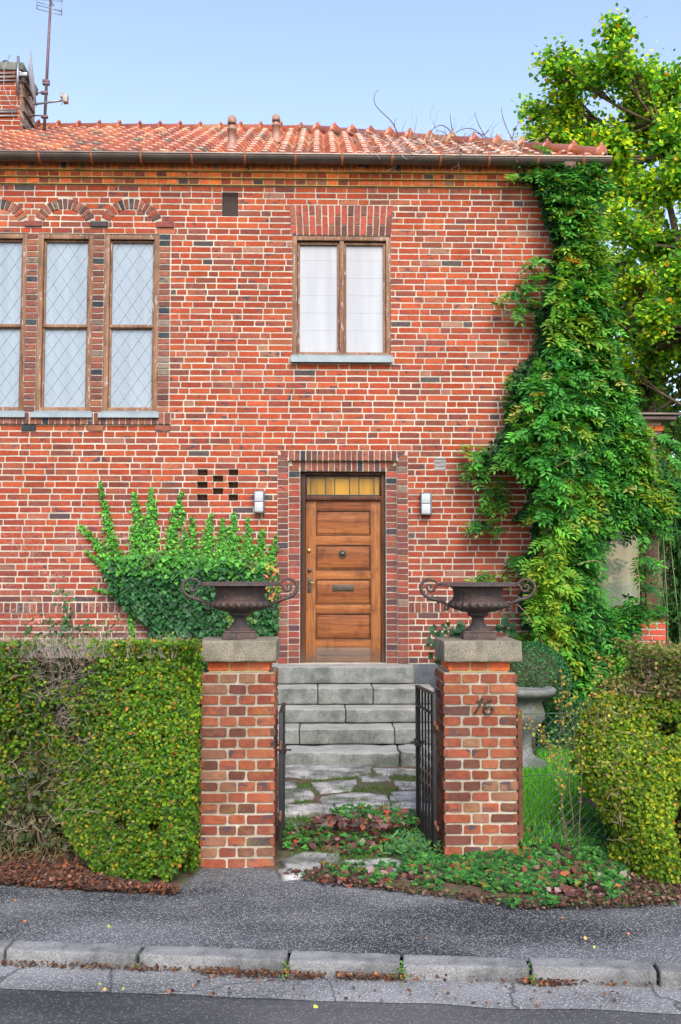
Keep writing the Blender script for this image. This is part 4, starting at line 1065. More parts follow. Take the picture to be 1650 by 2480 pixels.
def make_urn(label):
    root = empty('cast_iron_urn'); tag(root, label, 'urn', 'cast iron urns on the gate pillars')
    s = .000585*1.05
    def gad(r, z, a):
        k = (880-z/s)
        w = max(0, 1-abs(k-478)/75.)
        return r*(1+.075*w*(abs(math.sin(a*11))*2-1.1)) if 400 < k < 560 else r
    H = lambda y: (880-y)*s
    prof_ = [(r*s, H(y)) for r, y in [(95,576),(128,568),(126,582),(118,590),(128,560),(170,553),(225,540),(280,522),(325,500),(345,478),(350,455),(346,435),(330,420),(314,408),(302,385),(296,350),(298,310),(306,270),(318,252),(400,246),(478,242),(481,238),(476,228),(440,196),(432,194),(425,200),(400,235),(330,240),(300,262),(285,330),(270,400),(0.5,410)]]
    # denser rings through the gadroons
    pr = []
    for a, b in zip(prof_, prof_[1:]):
        k = 4 if abs(a[1]-b[1]) > .006 else 2
        for i in range(k): pr.append((a[0]+(b[0]-a[0])*i/k, a[1]+(b[1]-a[1])*i/k))
    pr = pr[2*2:]
    b = MB(); b.lathe(pr, 168, mod=gad); b.build('bowl', M['urn'], root)
    rim = MB()
    for k in range(72):   # small egg-and-dart leaves cast along the sloping rim
        a = 2*PI*k/72; r0, r1 = 446*s, 470*s; z0_, z1_ = H(203), H(226)
        rim.tube([(r0*math.cos(a), r0*math.sin(a), z0_+.001),((r0+r1)/2*math.cos(a),(r0+r1)/2*math.sin(a),(z0_+z1_)/2+.004),(r1*math.cos(a), r1*math.sin(a), z1_+.001)], [.003,.008,.003], 6)
    rim.build('rim_ornament', M['urn'], root)
    f = MB(); f.lathe([(r*s, H(y)) for r, y in [(60,776),(175,774),(160,762),(140,750),(118,735),(100,712),(84,690),(76,660),(74,632),(84,618),(104,606),(124,596),(127,582),(128,570),(122,562),(60,560)]], 48)
    f.gbox(-195*s, 195*s, -195*s, 195*s, 0, H(802), .004, (2,2,2), .001); f.gbox(-186*s, 186*s, -186*s, 186*s, H(803), H(776), .008, (2,2,2)); f.build('foot', M['urn'], root)
    for sg in (1,-1):
        h = MB()
        def q(x, y): return (sg*(x-765)*s*-1*-1 if sg > 0 else -(x-765)*s, 0, H(y))
        A = [(288,222),(268,200),(240,178),(205,163),(160,158),(115,178),(85,212),(74,255),(84,300),(108,338),(142,368),(185,388),(230,400),(275,412),(320,428),(360,446),(392,470),(404,500),(396,522),(378,528),(362,516),(362,498),(376,492)]
        B = [(288,222),(262,232),(248,258),(232,288),(205,303),(172,298),(150,272),(152,242),(170,226),(192,230),(198,250),(184,262)]
        def sm(P_):
            o = []
            for i in range(len(P_)-1):
                p0, p1, p2, p3 = P_[max(i-1,0)], P_[i], P_[i+1], P_[min(i+2,len(P_)-1)]
                for t in (0,.34,.67):
                    o.append(tuple(.5*((2*p1[k])+(-p0[k]+p2[k])*t+(2*p0[k]-5*p1[k]+4*p2[k]-p3[k])*t*t+(-p0[k]+3*p1[k]-3*p2[k]+p3[k])*t**3) for k in (0,1)))
            return o + [P_[-1]]
        SA, SB = sm(A), sm(B)
        ra = [(.0075+.0055*math.sin(PI*min(1,i/len(SA)*1.15))) for i in range(len(SA))]; rb = [.011-.004*i/len(SB) for i in range(len(SB))]
        h.tube([q(*p) for p in SA], ra, 8, flat=1.5, ref=Vector((0,1,0))); h.tube([q(*p) for p in SB], rb, 8, flat=1.3, ref=Vector((0,1,0)))
        h.tube([q(80,262), q(50,262)], [.006,.002], 6)
        for (p, p2, p3) in (((200,395),(205,370),(225,345)),((240,405),(262,392),(280,360)),((290,415),(280,432),(300,452))):
            h.tube([q(*p), q(*p2), q(*p3)], [.012,.009,.002], 6, flat=1.3)
        h.gbox(min(q(330,0)[0],q(345,0)[0]), max(q(330,0)[0],q(345,0)[0]), -.012, .012, H(478), H(462), .003, (1,1,1)) if False else None
        h.tube([q(398,475), q(425,468)], [.007,.009], 6)
        h.build('handle', M['urn'], root)
    return root
u1 = make_urn('rusty brown cast iron urn on the left pillar cap'); u1.location = (onY(581.5, 1500, YP+.24)[0], YP+.24, ZCL-.001); u1.rotation_euler.z = .04
u2 = copy_tree(u1); tag(u2, 'darker grey cast iron urn on the cap of the pillar numbered 16'); u2.location = (onY(1158, 1500, YP+.24)[0]+.0, YP+.24, ZCR-.001); u2.rotation_euler.z = -.06
# ================================================================= IRON GATES
def gate(hx, hy, ang, L, z0, z1, label, mirror=1):
    root = empty('iron_gate'); tag(root, label, 'gate', 'black iron gate leaves')
    f = MB(); w = .014
    def B_(mb, a0, a1, z0_, z1_, t=w): mb.gbox(a0, a1, -t/2, t/2, z0_, z1_, .002, (1,1,2))
    B_(f, 0, .028, 0, z1-z0, .028); B_(f, L-.022, L, 0, z1-z0, .022); B_(f, .0285, L-.0225, z1-z0-.012, z1-z0, .034); B_(f, .0285, L-.0225, .10, .114, .030); B_(f, .0285, L-.0225, z1-z0-.16, z1-z0-.148, .03)
    f.build('frame', M['black_metal'], root)
    n = 6
    for i in range(1, n):
        x = L*i/n; b = MB(); H = z1-z0-.013; pts = []; vs = []; fs = []
        m = 28
        for k in range(m+1):
            z = .03+(H-.03)*k/m; tw = 0 if z < H*.35 or z > H*.65 else (z-H*.35)/(H*.3)*PI*2
            for q_ in range(4):
                a = PI/4+q_*PI/2+tw; vs.append((x+.0095*math.cos(a), .0095*math.sin(a), z))
        for k in range(m):
            for q_ in range(4): fs.append((k*4+q_, k*4+(q_+1)%4, (k+1)*4+(q_+1)%4, (k+1)*4+q_))
        fs.append((0,1,2,3)[::-1]); fs.append(tuple(m*4+q_ for q_ in range(4))); b.add(vs, fs); b.build('bar', M['black_metal'], root)
    l = MB(); l.gbox(L-.08, L+.03, -.02, .02, (z1-z0)*.60, (z1-z0)*.60+.05, .004, (1,1,1)); l.tube([(L-.05,-.06,(z1-z0)*.63),(L-.05,.06,(z1-z0)*.63)], .007, 6); l.build('latch', M['black_metal'], root)
    for zz_ in (.22, z1-z0-.25):
        h = MB(); h.gbox(-.075, .032, -.009, .009, zz_, zz_+.028, .003, (1,1,1)); h.tube([(.0,0,zz_-.03),(.0,0,zz_+.055)], .010, 8); h.build('hinge', M['rust'], root)
    root.location = (hx, hy, z0); root.rotation_euler.z = ang
    return root
gate(RX0-.055, 7.10, math.radians(97), .60, onY(1062,2082,7.1)[1], onY(1062,1680,7.1)[1], 'black iron gate leaf with twisted bars, standing open at the pillar numbered 16')
gate(LX1+.040, 7.10, math.radians(90), .60, onY(672,2058,7.1)[1], onY(672,1727,7.1)[1], 'black iron gate leaf seen edge-on beside the left pillar')
# ================================================================= CHAIN LINK FENCE
fe = empty('chain_link_fence'); tag(fe, 'green chain link fence running from a rusty post to the right hedge', 'fence')
p = MB(); xp = onY(1260, 1900, 7.15)[0]; p.gbox(xp-.018, xp+.018, 7.13, 7.17, 0, 1.08, .004, (1,1,8), .001); p.build('post', M['rust'], fe)
fm = simple('fence_wire', (.045,.09,.07), .5, .2)
X0, X1, zb, zt = xp+.012, xp+1.75, .05, 1.045
x = MB()
for dgn in (1,-1):
    c_ = -1.2
    while c_ < (X1-X0)+1.2:
        pts = []; t = 0; step = .035
        a = X0+c_; k = 0; z = zb
        while z < zt:
            xx = a + dgn*(z-zb)*1.0
            sag = .012*math.sin((xx-X0)*3.2)
            if X0 <= xx <= X1: pts.append((xx, 7.15+dgn*.003*(1 if k % 2 else -1), z+sag))
            z += step; k += 1
        if len(pts) > 1: x.tube(pts, .0023, 3, cap=False)
        c_ += .07
x.build('mesh', fm, fe)
for z in (zt, .60, .12): 
    w_ = MB(); w_.tube([(X0+(X1-X0)*i/8, 7.15, z+.012*math.sin((X1-X0)*i/8*3.2)) for i in range(9)], .0028, 5); w_.build('tension_wire', fm, fe)
rebase(fe, (xp, 7.15, 0))
# ================================================================= STONE GARDEN URN
gu = MB(); ux, uz0, UY = onY(1272, 1700, 9.6)[0], .18, 9.6
sc = UY/F
def ph(y): return onY(1272, y, UY)[1]-uz0
gu.lathe([(.20,0),(.21,.02),(.21,.06),(.14,.09),(.075,.14),(.055,.22),(.06,.30),(.10,ph(1772)),(.15,ph(1752)),(.188,ph(1738)),(.192,ph(1726)),(.172,ph(1708)),(.165,ph(1700)),(.19,ph(1692)),(.26,ph(1684)),(.30,ph(1677)),(.305,ph(1669)),(.29,ph(1665)),(.26,ph(1664)),(.22,ph(1668)),(.001,ph(1668))], 56, (ux,UY,uz0), mod=lambda r,z,a: r*(1+.006*math.sin(a*5+z*9)+.008*mnoise.noise(Vector((math.cos(a)*2,math.sin(a)*2,z*6)))))
o = gu.build('garden_urn', M['old_stone']); tag(o, 'broad mossy stone garden urn behind the pillar numbered 16', 'urn'); rebase(o, (ux,UY,uz0))
# ================================================================= SUNROOM WING
an = empty('brick_annex'); tag(an, 'low brick sunroom wing half hidden by the creeper', 'annex'); YA = 12.0
ax1 = onY(1614, 1550, YA)[0]; zs = onY(1550, 1487, YA)[1]; ztp = onY(1600, 1062, YA)[1]; zrf = onY(1600, 1022, YA)[1]
bm_ = MB(); amp_ = lambda u,v,w: (u, YA-w, v); aside = lambda u,v,w: (ax1+w, YA+u, v)
nr = round((zs-.1-.1)/CH)
for r in range(nr):
    v0 = zs-.035-(r+1)*CH; course_row(bm_, amp_, [(Xc+.03, ax1)], v0, v0+CH, r, [((.42,.075,.045),3),((.36,.07,.045),2),((.28,.06,.05),1)]); course_row(bm_, aside, [(0,3.)], v0, v0+CH, r+1, REDS)
w_ = bm_.build('wall', M['cbrick'], an)
mm = MB(); mm.box(Xc+.002, ax1-.0065, YA+.0065, YA+3., .02, zs-.035); mm.build('mortar_bed', M['mortar'], w_)
bm_ = MB()
for k, z in enumerate((ztp, ztp+.085)):
    xx = Xc+.03
    while xx < ax1+.02*k: rbrick(bm_, amp_, xx+.006, min(xx+.125, ax1+.03*k+.01)-.006, z+.008, z+.078, pick(BRIGHT), .03*k, t=.05); xx += .13
bm_.build('frieze', M['cbrick'], an)
mm = MB(); mm.box(Xc+.002, ax1-.004, YA+.008, YA+3., ztp, zrf-.001); mm.build('frieze_bed', M['mortar'], an)
rr = MB(); rr.gbox(Xc+.02, ax1+.14, YA-.16, YA+3.1, zrf, zrf+.055, .01, (4,4,1)); rr.gbox(Xc+.02, ax1+.18, YA-.20, YA+3.1, zrf+.056, zrf+.085, .006, (4,4,1)); rr.build('roof', M['gutter'], an)
ps = MB(); a = R(1565, 1250, 1597, 1480, YA)
for (q0,q1) in ((a[0],a[1]),(Xc+.03,Xc+.12)): ps.gbox(q0, q1, YA+.02, YA+.16, zs, ztp-.001, .006, (1,1,5))
ps.gbox(Xc+.12, a[0], YA+.03, YA+.12, ztp-.1, ztp-.002, .006, (4,1,1)); ps.gbox(Xc+.12, a[0], YA+.03, YA+.12, zs+.0, zs+.07, .006, (4,1,1))
ps.gbox(a[0]-.0495, a[0]-.001, YA+.05, YA+.12, zs+.07, ztp-.1, .006, (1,1,5))
fo = ps.build('window_frame', M['brown_wood'], an); g_ = MB(); g_.box(Xc+.11, a[0]-.04, YA+.09, YA+.1, zs+.05, ztp-.08); g_.build('pane', M['pane_green'], fo)
g_ = MB(); g_.box(ax1-.12, ax1-.11, YA+.17, YA+2.9, zs+.05, ztp-.01); g_.build('pane', M['pane_green'], fo)
s_ = MB(); s_.gbox(Xc+.05, ax1+.02, YA-.07, YA+.05, zs-.034, zs-.002, .008, (4,1,1)); s_.build('sill', M['gutter'], an)
rebase(an, ((Xc+ax1)/2, YA, 0))
# ================================================================= VEGETATION
def cat_(*a): return np.concatenate(a)
GR_IVY = [(.017,.072,.022),(.025,.10,.028),(.012,.048,.017),(.04,.125,.035)]
# ---------------------------------------------------------------- ivy on the wall
ivy = empty('climbing_ivy'); tag(ivy, 'dark green ivy spreading up the wall in pointed shoots left of the door', 'ivy')
def Z7(p): return [(100+x/2.613, 1150+y/2.613) for x, y in p]
body = Z7([(395,560),(470,520),(560,515),(700,500),(900,515),(1000,525),(1250,535),(1440,555),(1492,600),(1492,1000),(1440,1020),(1300,1045),(1000,1070),(760,1085),(700,1040),(690,960),(640,890),(570,850),(500,790),(450,700),(415,620)])
x, y = sample_poly(body, 9500); P = onYn(x, y, YW); dens = vnoise(P, 9, 1); keep = dens > .18; P = P[keep]; n = len(P)
edge = np.clip((P[:,2]-1.2)/1.5, 0, 1)
P[:,1] -= .02 + rng.random(n)*.16
Nn = np.array([0,-1,.55]) + rnd3(n,.42); T = np.array([0,-.35,-1]) + rnd3(n,.5)
S = rng.uniform(.040,.080,n); col = pal(n, GR_IVY, [4,4,3,1.5], .2)
top = rng.random(n) < 1/(1+np.exp(-(P[:,2]-onY(300,1385,YW)[1])/.05)); col[top] = pal(top.sum(), [(.055,.22,.028),(.035,.15,.025),(.09,.29,.035)], [3,3,2], .2)
dry = (vnoise(P, 5, 8) > .80); col[dry] = pal(dry.sum(), [(.10,.17,.03),(.04,.10,.03)], [1,1])
rx = (P[:,0] > onY(640,1430,YW)[0]) & (np.abs(P[:,2]-onY(640,1390,YW)[1]) < .28) & (rng.random(n) < .45); col[rx] = pal(rx.sum(), [(.42,.12,.06),(.45,.2,.08),(.3,.28,.05)], [1,1,1])
leaves('foliage', P, Nn, T, S, col, IVYL, M['ivy'], ivy)
tend = [([(480,560),(450,440),(430,330),(400,180),(375,45)],[130,105,75,45,14]), ([(430,570),(350,430),(250,325)],[90,60,18]), ([(420,610),(340,530),(285,483)],[55,35,14]), ([(600,540),(620,330),(600,180),(590,118)],[130,95,45,14]),
 ([(700,540),(700,330),(705,170),(702,85)],[140,115,55,14]), ([(820,540),(840,330),(872,190),(892,112)],[120,85,50,16]), ([(885,330),(900,240),(885,190)],[30,34,14]), ([(905,540),(915,440),(912,345)],[90,50,12]), ([(960,540),(960,360),(955,260)],[90,50,12]),
 ([(1050,545),(1060,380),(1080,252)],[120,85,14]), ([(1145,550),(1150,400),(1152,290)],[110,80,14]), ([(1220,550),(1215,380),(1222,242)],[130,90,14]), ([(1310,550),(1312,400),(1312,278)],[110,60,12]), ([(1385,570),(1400,350)],[110,18]), ([(1440,620),(1470,480),(1490,385)],[90,60,12]),
 ([(500,770),(430,750),(325,718)],[50,30,10]), ([(570,860),(578,960),(580,1070)],[45,30,20]), ([(1440,560),(1490,700),(1480,1000)],[60,40,40]), ([(1000,1040),(1300,1060),(1450,1020)],[50,40,30])]
X = []; Y = []; tipness = []; stems = MB()
for pts, ws in tend:
    pts = np.array(Z7(pts)); ws = np.array(ws)/2.613*.74; L = 0
    segs = list(zip(pts, pts[1:], ws, ws[1:]))
    for a, b, w0, w1 in segs:
        ln = np.linalg.norm(b-a); k = int(ln*(w0+w1)/2/10.5)+4; t = rng.random(k); w = w0+(w1-w0)*t
        d = (b-a)/ln; nn = np.array([-d[1], d[0]]); o = rng.normal(0, .33, k).clip(-.75,.75)*w
        q = a + np.outer(t, b-a) + np.outer(o, nn); X.append(q[:,0]); Y.append(q[:,1])
    pp = [Vector((*onY(*p, YW-.012),0)) for p in pts]; stems = MB(); stems.tube([(p.x, YW-.012, p.y) for p in pp], .004, 4); stems.build('stem', M['bark'], ivy)
X = np.concatenate(X); Y = np.concatenate(Y); P = onYn(X, Y, YW); n = len(P); P[:,1] -= .012+rng.random(n)*.05
leaves('shoot_foliage', P, np.array([0,-1,.35])+rnd3(n,.4), np.array([0,-.1,.5])+rnd3(n,.8), rng.uniform(.024,.044,n), pal(n, [(.06,.26,.025),(.04,.17,.022),(.10,.34,.035),(.15,.38,.045)], [3,3,2,1], .22), IVYL, M['ivy'], ivy)
tw = MB()
for k in range(70):
    x_, y_ = Z7([(random.uniform(520,690), random.uniform(880,1050))])[0]; p = onY(x_, y_, YW-.006); twigs(tw, [(p[0],YW-.006,p[1])], [(random.uniform(-1,1),0,random.uniform(-.6,1))], [random.uniform(.08,.22)], .0022, 3, .25, (.42,.34,.28))
tw.build('bare_rootlets', M['twig'], ivy)
rebase(ivy, (onY(400,1560,YW)[0], YW, .2))
# ---------------------------------------------------------------- creeper with feathery leaves on the corner of the house
def D(p): return [(x*1.05230, y*1.05230) for x, y in p]
wis = empty('wisteria_creeper'); tag(wis, 'huge wisteria creeper climbing the house corner up to the gutter', 'creeper')
reg = [ # polygon (display px), number, bulge depth
 (D([(1178,398),(1195,386),(1228,402),(1262,392),(1322,372),(1372,395),(1385,412),(1372,432),(1352,440),(1345,470),(1330,520),(1262,520),(1252,470),(1238,440),(1225,415),(1200,408)]), 520, .32),
 (D([(1262,500),(1345,480),(1372,560),(1380,640),(1385,700),(1265,700),(1268,600),(1278,560)]), 620, .35),
 (D([(1245,690),(1268,640),(1385,660),(1412,760),(1415,830),(1435,880),(1200,880),(1188,868),(1170,862),(1200,840),(1226,815),(1238,760)]), 950, .6),
 (D([(1168,868),(1430,860),(1462,930),(1485,1000),(1500,1060),(1505,1120),(1500,1180),(1180,1190),(1218,1150),(1228,1120),(1200,1085),(1165,1075),(1130,1078),(1118,1060),(1105,1040),(1130,1025),(1145,1000),(1165,975),(1160,930),(1185,905)]), 2100, .9),
 (D([(1228,1180),(1490,1160),(1460,1185),(1400,1205),(1355,1250),(1350,1330),(1375,1380),(1390,1440),(1205,1440),(1198,1380),(1215,1330),(1192,1300),(1228,1260)]), 1500, .9),
 (D([(1215,1430),(1425,1420),(1440,1500),(1470,1560),(1480,1610),(1320,1625),(1300,1540),(1285,1500),(1240,1480)]), 800, .8),
 (D([(1440,1170),(1500,1110),(1545,1130),(1520,1190),(1480,1230),(1450,1215)]), 120, .55),
 (D([(1400,1385),(1450,1375),(1500,1385),(1520,1400),(1450,1425),(1420,1450),(1395,1450)]), 90, .6),
 (D([(1470,1250),(1485,1250),(1495,1360),(1478,1360)]), 26, .55),
]
Bp, Bb = [], []
for poly, k, bulge in reg:
    x, y = sample_poly(poly, k); w = rng.random(k)**.7; f_ = .72 if bulge < .65 and poly[0][0] < 1400 else .82; x = (1412 + (x-1402)*f_ if poly[0][0] < 1460 else x)
    ed = np.clip(1-np.abs((x-1330)/240), .35, 1)
    P = onYn(x, y, 1.0); dep = YW - .05 - bulge*w*ed; P = np.stack([P[:,0]*dep, dep, EYE+(P[:,2]-EYE)*dep], 1)
    Bp.append(P); Bb.append(w)
spr = [[(1185,398),(1178,400)], [(1060,1032),(1095,1035),(1120,1040)], [(1120,1050),(1098,1085),(1105,1110)], [(1150,1090),(1130,1130),(1118,1165),(1140,1170)], [(1160,1110),(1150,1150)], [(1090,1190),(1110,1205),(1132,1215),(1138,1195)], [(1240,880),(1200,865),(1170,870)], [(1190,880),(1180,905)], [(1200,925),(1165,920)],
 [(1262,590),(1225,597),(1205,612)], [(1250,622),(1230,632)], [(1235,650),(1205,660),(1178,670),(1165,690)], [(1240,700),(1190,708),(1160,712)], [(1150,1315),(1115,1322),(1105,1335)], [(1205,1280),(1175,1275)], [(1365,430),(1385,400)], [(1220,372),(1228,350),(1250,345),(1245,365)], [(1500,1120),(1535,1180)], [(1205,1450),(1175,1462)], [(1225,1500),(1185,1485)], [(1100,1060),(1085,1072)], [(1535,1060),(1565,1080)], [(1480,1000),(1530,1010),(1560,1050)], [(1540,1100),(1568,1150)]]
for s_ in spr:
    q = np.array(D(s_)); 
    for a, b in zip(q, q[1:]):
        k = max(3, int(np.linalg.norm(b-a)/5)); t = rng.random(k)[:,None]; m = a+(b-a)*t+rng.normal(0,4,(k,2)); P = onYn(m[:,0], m[:,1], YW-.12); Bp.append(P); Bb.append(np.full(k,.9))
P = np.concatenate(Bp); W = np.concatenate(Bb); n = len(P)
# each compound leaf: a drooping stalk with paired leaflets
hole_n = vnoise(P, 3.2, 4); kp = (hole_n > .22) | (W > .93) ; P, W = P[kp], W[kp]; n = len(P)
dirn = nrm(np.stack([(P[:,0]-2.4)*.35+rng.normal(0,.75,n), -.55-rng.random(n)*.5, rng.normal(-.28,.38,n)], 1))
Ln = rng.uniform(.16,.27,n)
cb_ = vnoise(P, 1.6, 21)*.6+vnoise(P, 4., 22)*.4
base_c = pal(n, [(.030,.155,.024),(.048,.22,.030),(.085,.31,.034),(.016,.085,.018)], [3,4,3,2.5], .24)
yl = (cb_ > .56) & (W > .45); base_c[yl] = pal(yl.sum(), [(.15,.30,.025),(.24,.32,.03),(.09,.27,.025)], [3,1.6,3], .18)
lt = (rng.random(n) < .10) & (W > .6); base_c[lt] = pal(lt.sum(), [(.10,.30,.06),(.30,.32,.07),(.13,.28,.05)], [3,1,2])
orr = rng.random(n) < .006; base_c[orr] = (.50,.22,.03)
LP, LN, LT, LS, LC = [], [], [], [], []
upv = np.array([0,0,1.]); sidev = nrm(np.cross(dirn, upv)); nr_ = nrm(np.cross(sidev, dirn) + rnd3(n,.25) + np.array([0,-.35,0])); sidev = nrm(np.cross(dirn, nr_))
for k in range(6):
    for sg in ((-1,1) if k < 5 else (0,)):
        t = (.22+.15*k); q = P + dirn*(Ln*t)[:,None] - upv*(Ln*.32*t*t)[:,None]
        LP.append(q); LT.append(dirn*(.55 if sg else 1.)+sidev*sg*.9 - upv*.25 + rnd3(n,.13)); LN.append(nr_+rnd3(n,.2))
        LS.append(Ln*(.40 if k in (1,2,3) else .34)*rng.uniform(.85,1.15,n)); LC.append(base_c*rng.uniform(.85,1.2,(n,1)))
LF = (np.array([(0,0,0),(.17,.35,.03),(.12,.72,.02),(0,1,-.05),(-.12,.72,.02),(-.17,.35,.03)]), [(0,1,2,3),(0,3,4,5)])
leaves('foliage', cat_(*LP), cat_(*LN), cat_(*LT), cat_(*LS), cat_(*LC), LF, M['leaf'], wis)
# darker inner leaves close to the wall, backing the outer ones
IP = []
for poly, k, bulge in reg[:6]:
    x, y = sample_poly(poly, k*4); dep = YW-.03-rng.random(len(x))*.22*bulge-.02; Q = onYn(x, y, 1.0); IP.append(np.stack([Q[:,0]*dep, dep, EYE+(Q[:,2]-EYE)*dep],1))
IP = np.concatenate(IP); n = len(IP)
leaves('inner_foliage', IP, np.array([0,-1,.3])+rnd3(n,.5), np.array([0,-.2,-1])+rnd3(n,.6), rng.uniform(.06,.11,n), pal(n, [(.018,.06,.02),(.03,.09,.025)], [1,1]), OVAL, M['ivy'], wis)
for px, w in ((1320,.035),(1345,.028),(1300,.022),(1360,.02)):
    pts = []; 
    for k in range(26):
        yy = 1620-k*47; p = onY((px+14*math.sin(k*.9+px))*1.0523, yy*1.0523, YW-.12-.05*math.sin(k*.6+px)); pts.append((p[0], YW-.12-.05*math.sin(k*.6+px), max(p[1],.1)))
    tr_ = MB(); tr_.tube(pts, [w*(1-.6*k/25) for k in range(26)], 7); tr_.build('stem', M['bark'], wis)
for a in [[(1290,1480),(1262,1560),(1240,1490)],[(1232,1475),(1250,1540),(1300,1590),(1330,1600)],[(1330,1300),(1400,1270),(1380,1330)],[(1460,1280),(1478,1330),(1470,1390)],[(1240,1100),(1300,1060),(1350,1040)],[(1250,1480),(1225,1420),(1190,1390)],[(1345,1200),(1260,1240),(1320,1250)]]:
    q = [Vector((*onY(x_*1.0523, y_*1.0523, YW-.95), 0)) for x_, y_ in a]; pts = []
    for k in range(9):
        t = k/8; m = q[0]*(1-t)**2+q[1]*2*t*(1-t)+q[2]*t*t; pts.append((m.x, YW-.95, m.y))
    cu = MB(); cu.tube(pts, .0035, 4, (.30,.20,.12)); cu.build('curling_shoot', M['twig'], wis)
rebase(wis, (Xc-.1, YW-.15, .18))
# ---------------------------------------------------------------- dead vine stems lying over the roof
dv = MB()
for k in range(300):
    px = 825 + (100+730*random.random()**.9)/1.9; f = (px-880)/380; py = 383 - random.random()*(58-34*max(0,min(1,f)))
    p = roofpt(px, py); d = Vector((random.uniform(-1,1), random.uniform(-.3,.5), random.uniform(-.15,.12)))
    twigs(dv, [(p.x,p.y,p.z+.05)], [tuple(d)], [random.uniform(.2,.6)], random.uniform(.002,.0055), 6, .38, random.choice([(.42,.38,.34),(.30,.26,.22),(.5,.47,.43),(.16,.11,.08)]))
def ZB(x, y): return (825+x/1.9006, y/1.9006)
for a in ([(400,625),(430,590),(475,578),(530,628)],[(510,630),(560,595),(620,598),(680,660)],[(740,492),(745,530),(765,590),(790,640)],[(840,553),(815,575),(795,620),(792,665)],[(618,518),(630,560),(650,600),(672,640)],[(505,522),(508,560),(515,600)],[(178,412),(156,440),(165,490),(235,560),(265,620)],[(255,545),(248,570),(255,600)],[(560,650),(620,610),(690,640),(750,665),(830,660)],[(440,600),(480,610),(500,640)],[(680,640),(760,655),(850,690)],[(325,585),(315,610)],[(600,600),(655,620),(680,600)]):
    pts = []; pr_ = [Vector(ZB(*p)) for p in a]
    for i in range(len(pr_)-1):
        for t in (0,.25,.5,.75):
            p0,p1,p2,p3 = pr_[max(i-1,0)],pr_[i],pr_[i+1],pr_[min(i+2,len(pr_)-1)]
            q = .5*((2*p1)+(-p0+p2)*t+(2*p0-5*p1+4*p2-p3)*t*t+(-p0+3*p1-3*p2+p3)*t**3); yy = 13.0; X_, Z_ = onY(q.x, q.y, yy); pts.append((X_, yy, Z_))
    X_, Z_ = onY(*pr_[-1], 13.0); pts.append((X_,13.0,Z_)); m = len(pts); dv.tube(pts, [.009*(.3+.7*i/m) for i in range(m)], 5, (.10,.07,.055))
o = dv.build('dead_vine', M['twig']); tag(o, 'tangle of dead leafless vine stems lying on the right end of the roof', 'vine'); rebase(o, (1.5, 12.6, ZE+.3))
dt = MB()
for k in range(60):
    px, py = random.uniform(0, 700), random.uniform(392, 470); p = onY(px, py, YW-.125); twigs(dt, [(p[0],YW-.125,p[1])], [(random.uniform(-1,1),-.02,random.uniform(-.6,.4))], [random.uniform(.15,.4)], .0018, 5, .25, (.10,.06,.05))
o = dt.build('bare_vine', M['twig']); tag(o, 'thin bare brown vine threads clinging to the brick cornice under the gutter', 'vine'); rebase(o, (-1.5, YW-.12, 6.7))
# ---------------------------------------------------------------- clipped hedges at the street
HL = [(.080,.185,.010),(.048,.130,.010),(.145,.225,.010),(.27,.25,.014),(.025,.080,.010),(.20,.09,.02),(.38,.15,.03)]
def hedge_leaves(P, Nn, name, root, s=(.019,.034), cols=None, w=None):
    n = len(P); cl = vnoise(P, 2.5, 31); c = pal(n, cols or HL, w or [5,5,3,1.3,3,.5,.15], .22); c *= (.72+.56*cl)[:,None]
    return leaves(name, P, Nn + rnd3(n,.55) + np.array([0,0,.35]), rnd3(n,1.)+np.array([0,-.2,-.3]), rng.uniform(*s, n), c, LOBE, M['leaf'], root)
hl = empty('clipped_hedge'); tag(hl, 'tall clipped green and yellow hedge with a bare twiggy patch, left of the gateway', 'hedge')
HX1 = LX0-.02; ZH = 1.585
def yfront(x, z):   # front face of the left hedge
    b = .24*np.clip((x+1.5)/.7, 0, 1)*np.clip(1.2-z, 0, 1)/1.2
    hollow = .33*np.exp(-((x+1.95)/.42)**2)*np.exp(-((z-.55)/.55)**2)
    return 6.80 - b + hollow + .10*np.sin(x*2.1+1)*np.sin(z*2.6)
n = 125000; x = rng.uniform(-4.3, HX1+.03, n); z = rng.uniform(.0, ZH, n); dpt = rng.exponential(.07, n).clip(0,.4)
y = yfront(x, z) - .04 + dpt
nz_ = vnoise(np.stack([x,y,z],1), 5.5, 2); nz2 = vnoise(np.stack([x,y,z],1), 1.9, 3)
# twiggy, nearly leafless zone (upper left) and a dark gap low on the left
bare = np.exp(-((x+1.80)/.42)**2)*np.clip((z-.65)/.75,0,1)*1.2 + np.exp(-((x+2.1)/.24)**2)*np.clip((1.4-z),0,1)*.6
lowcut = z < .36*np.clip((-1.5-x)/.4, 0, 1)
keep = (nz_ > .21) & ~lowcut & (rng.random(n) > bare*.93) & (nz2 > .2*bare)
xr_ = HX1+.03 - .18*np.clip(.28-z,0,.3)/.3
keep &= x < xr_
P = np.stack([x,y,z+.015],1)[keep]
hedge_leaves(P, np.tile([0,-1.,.2],(len(P),1)), 'foliage', hl)
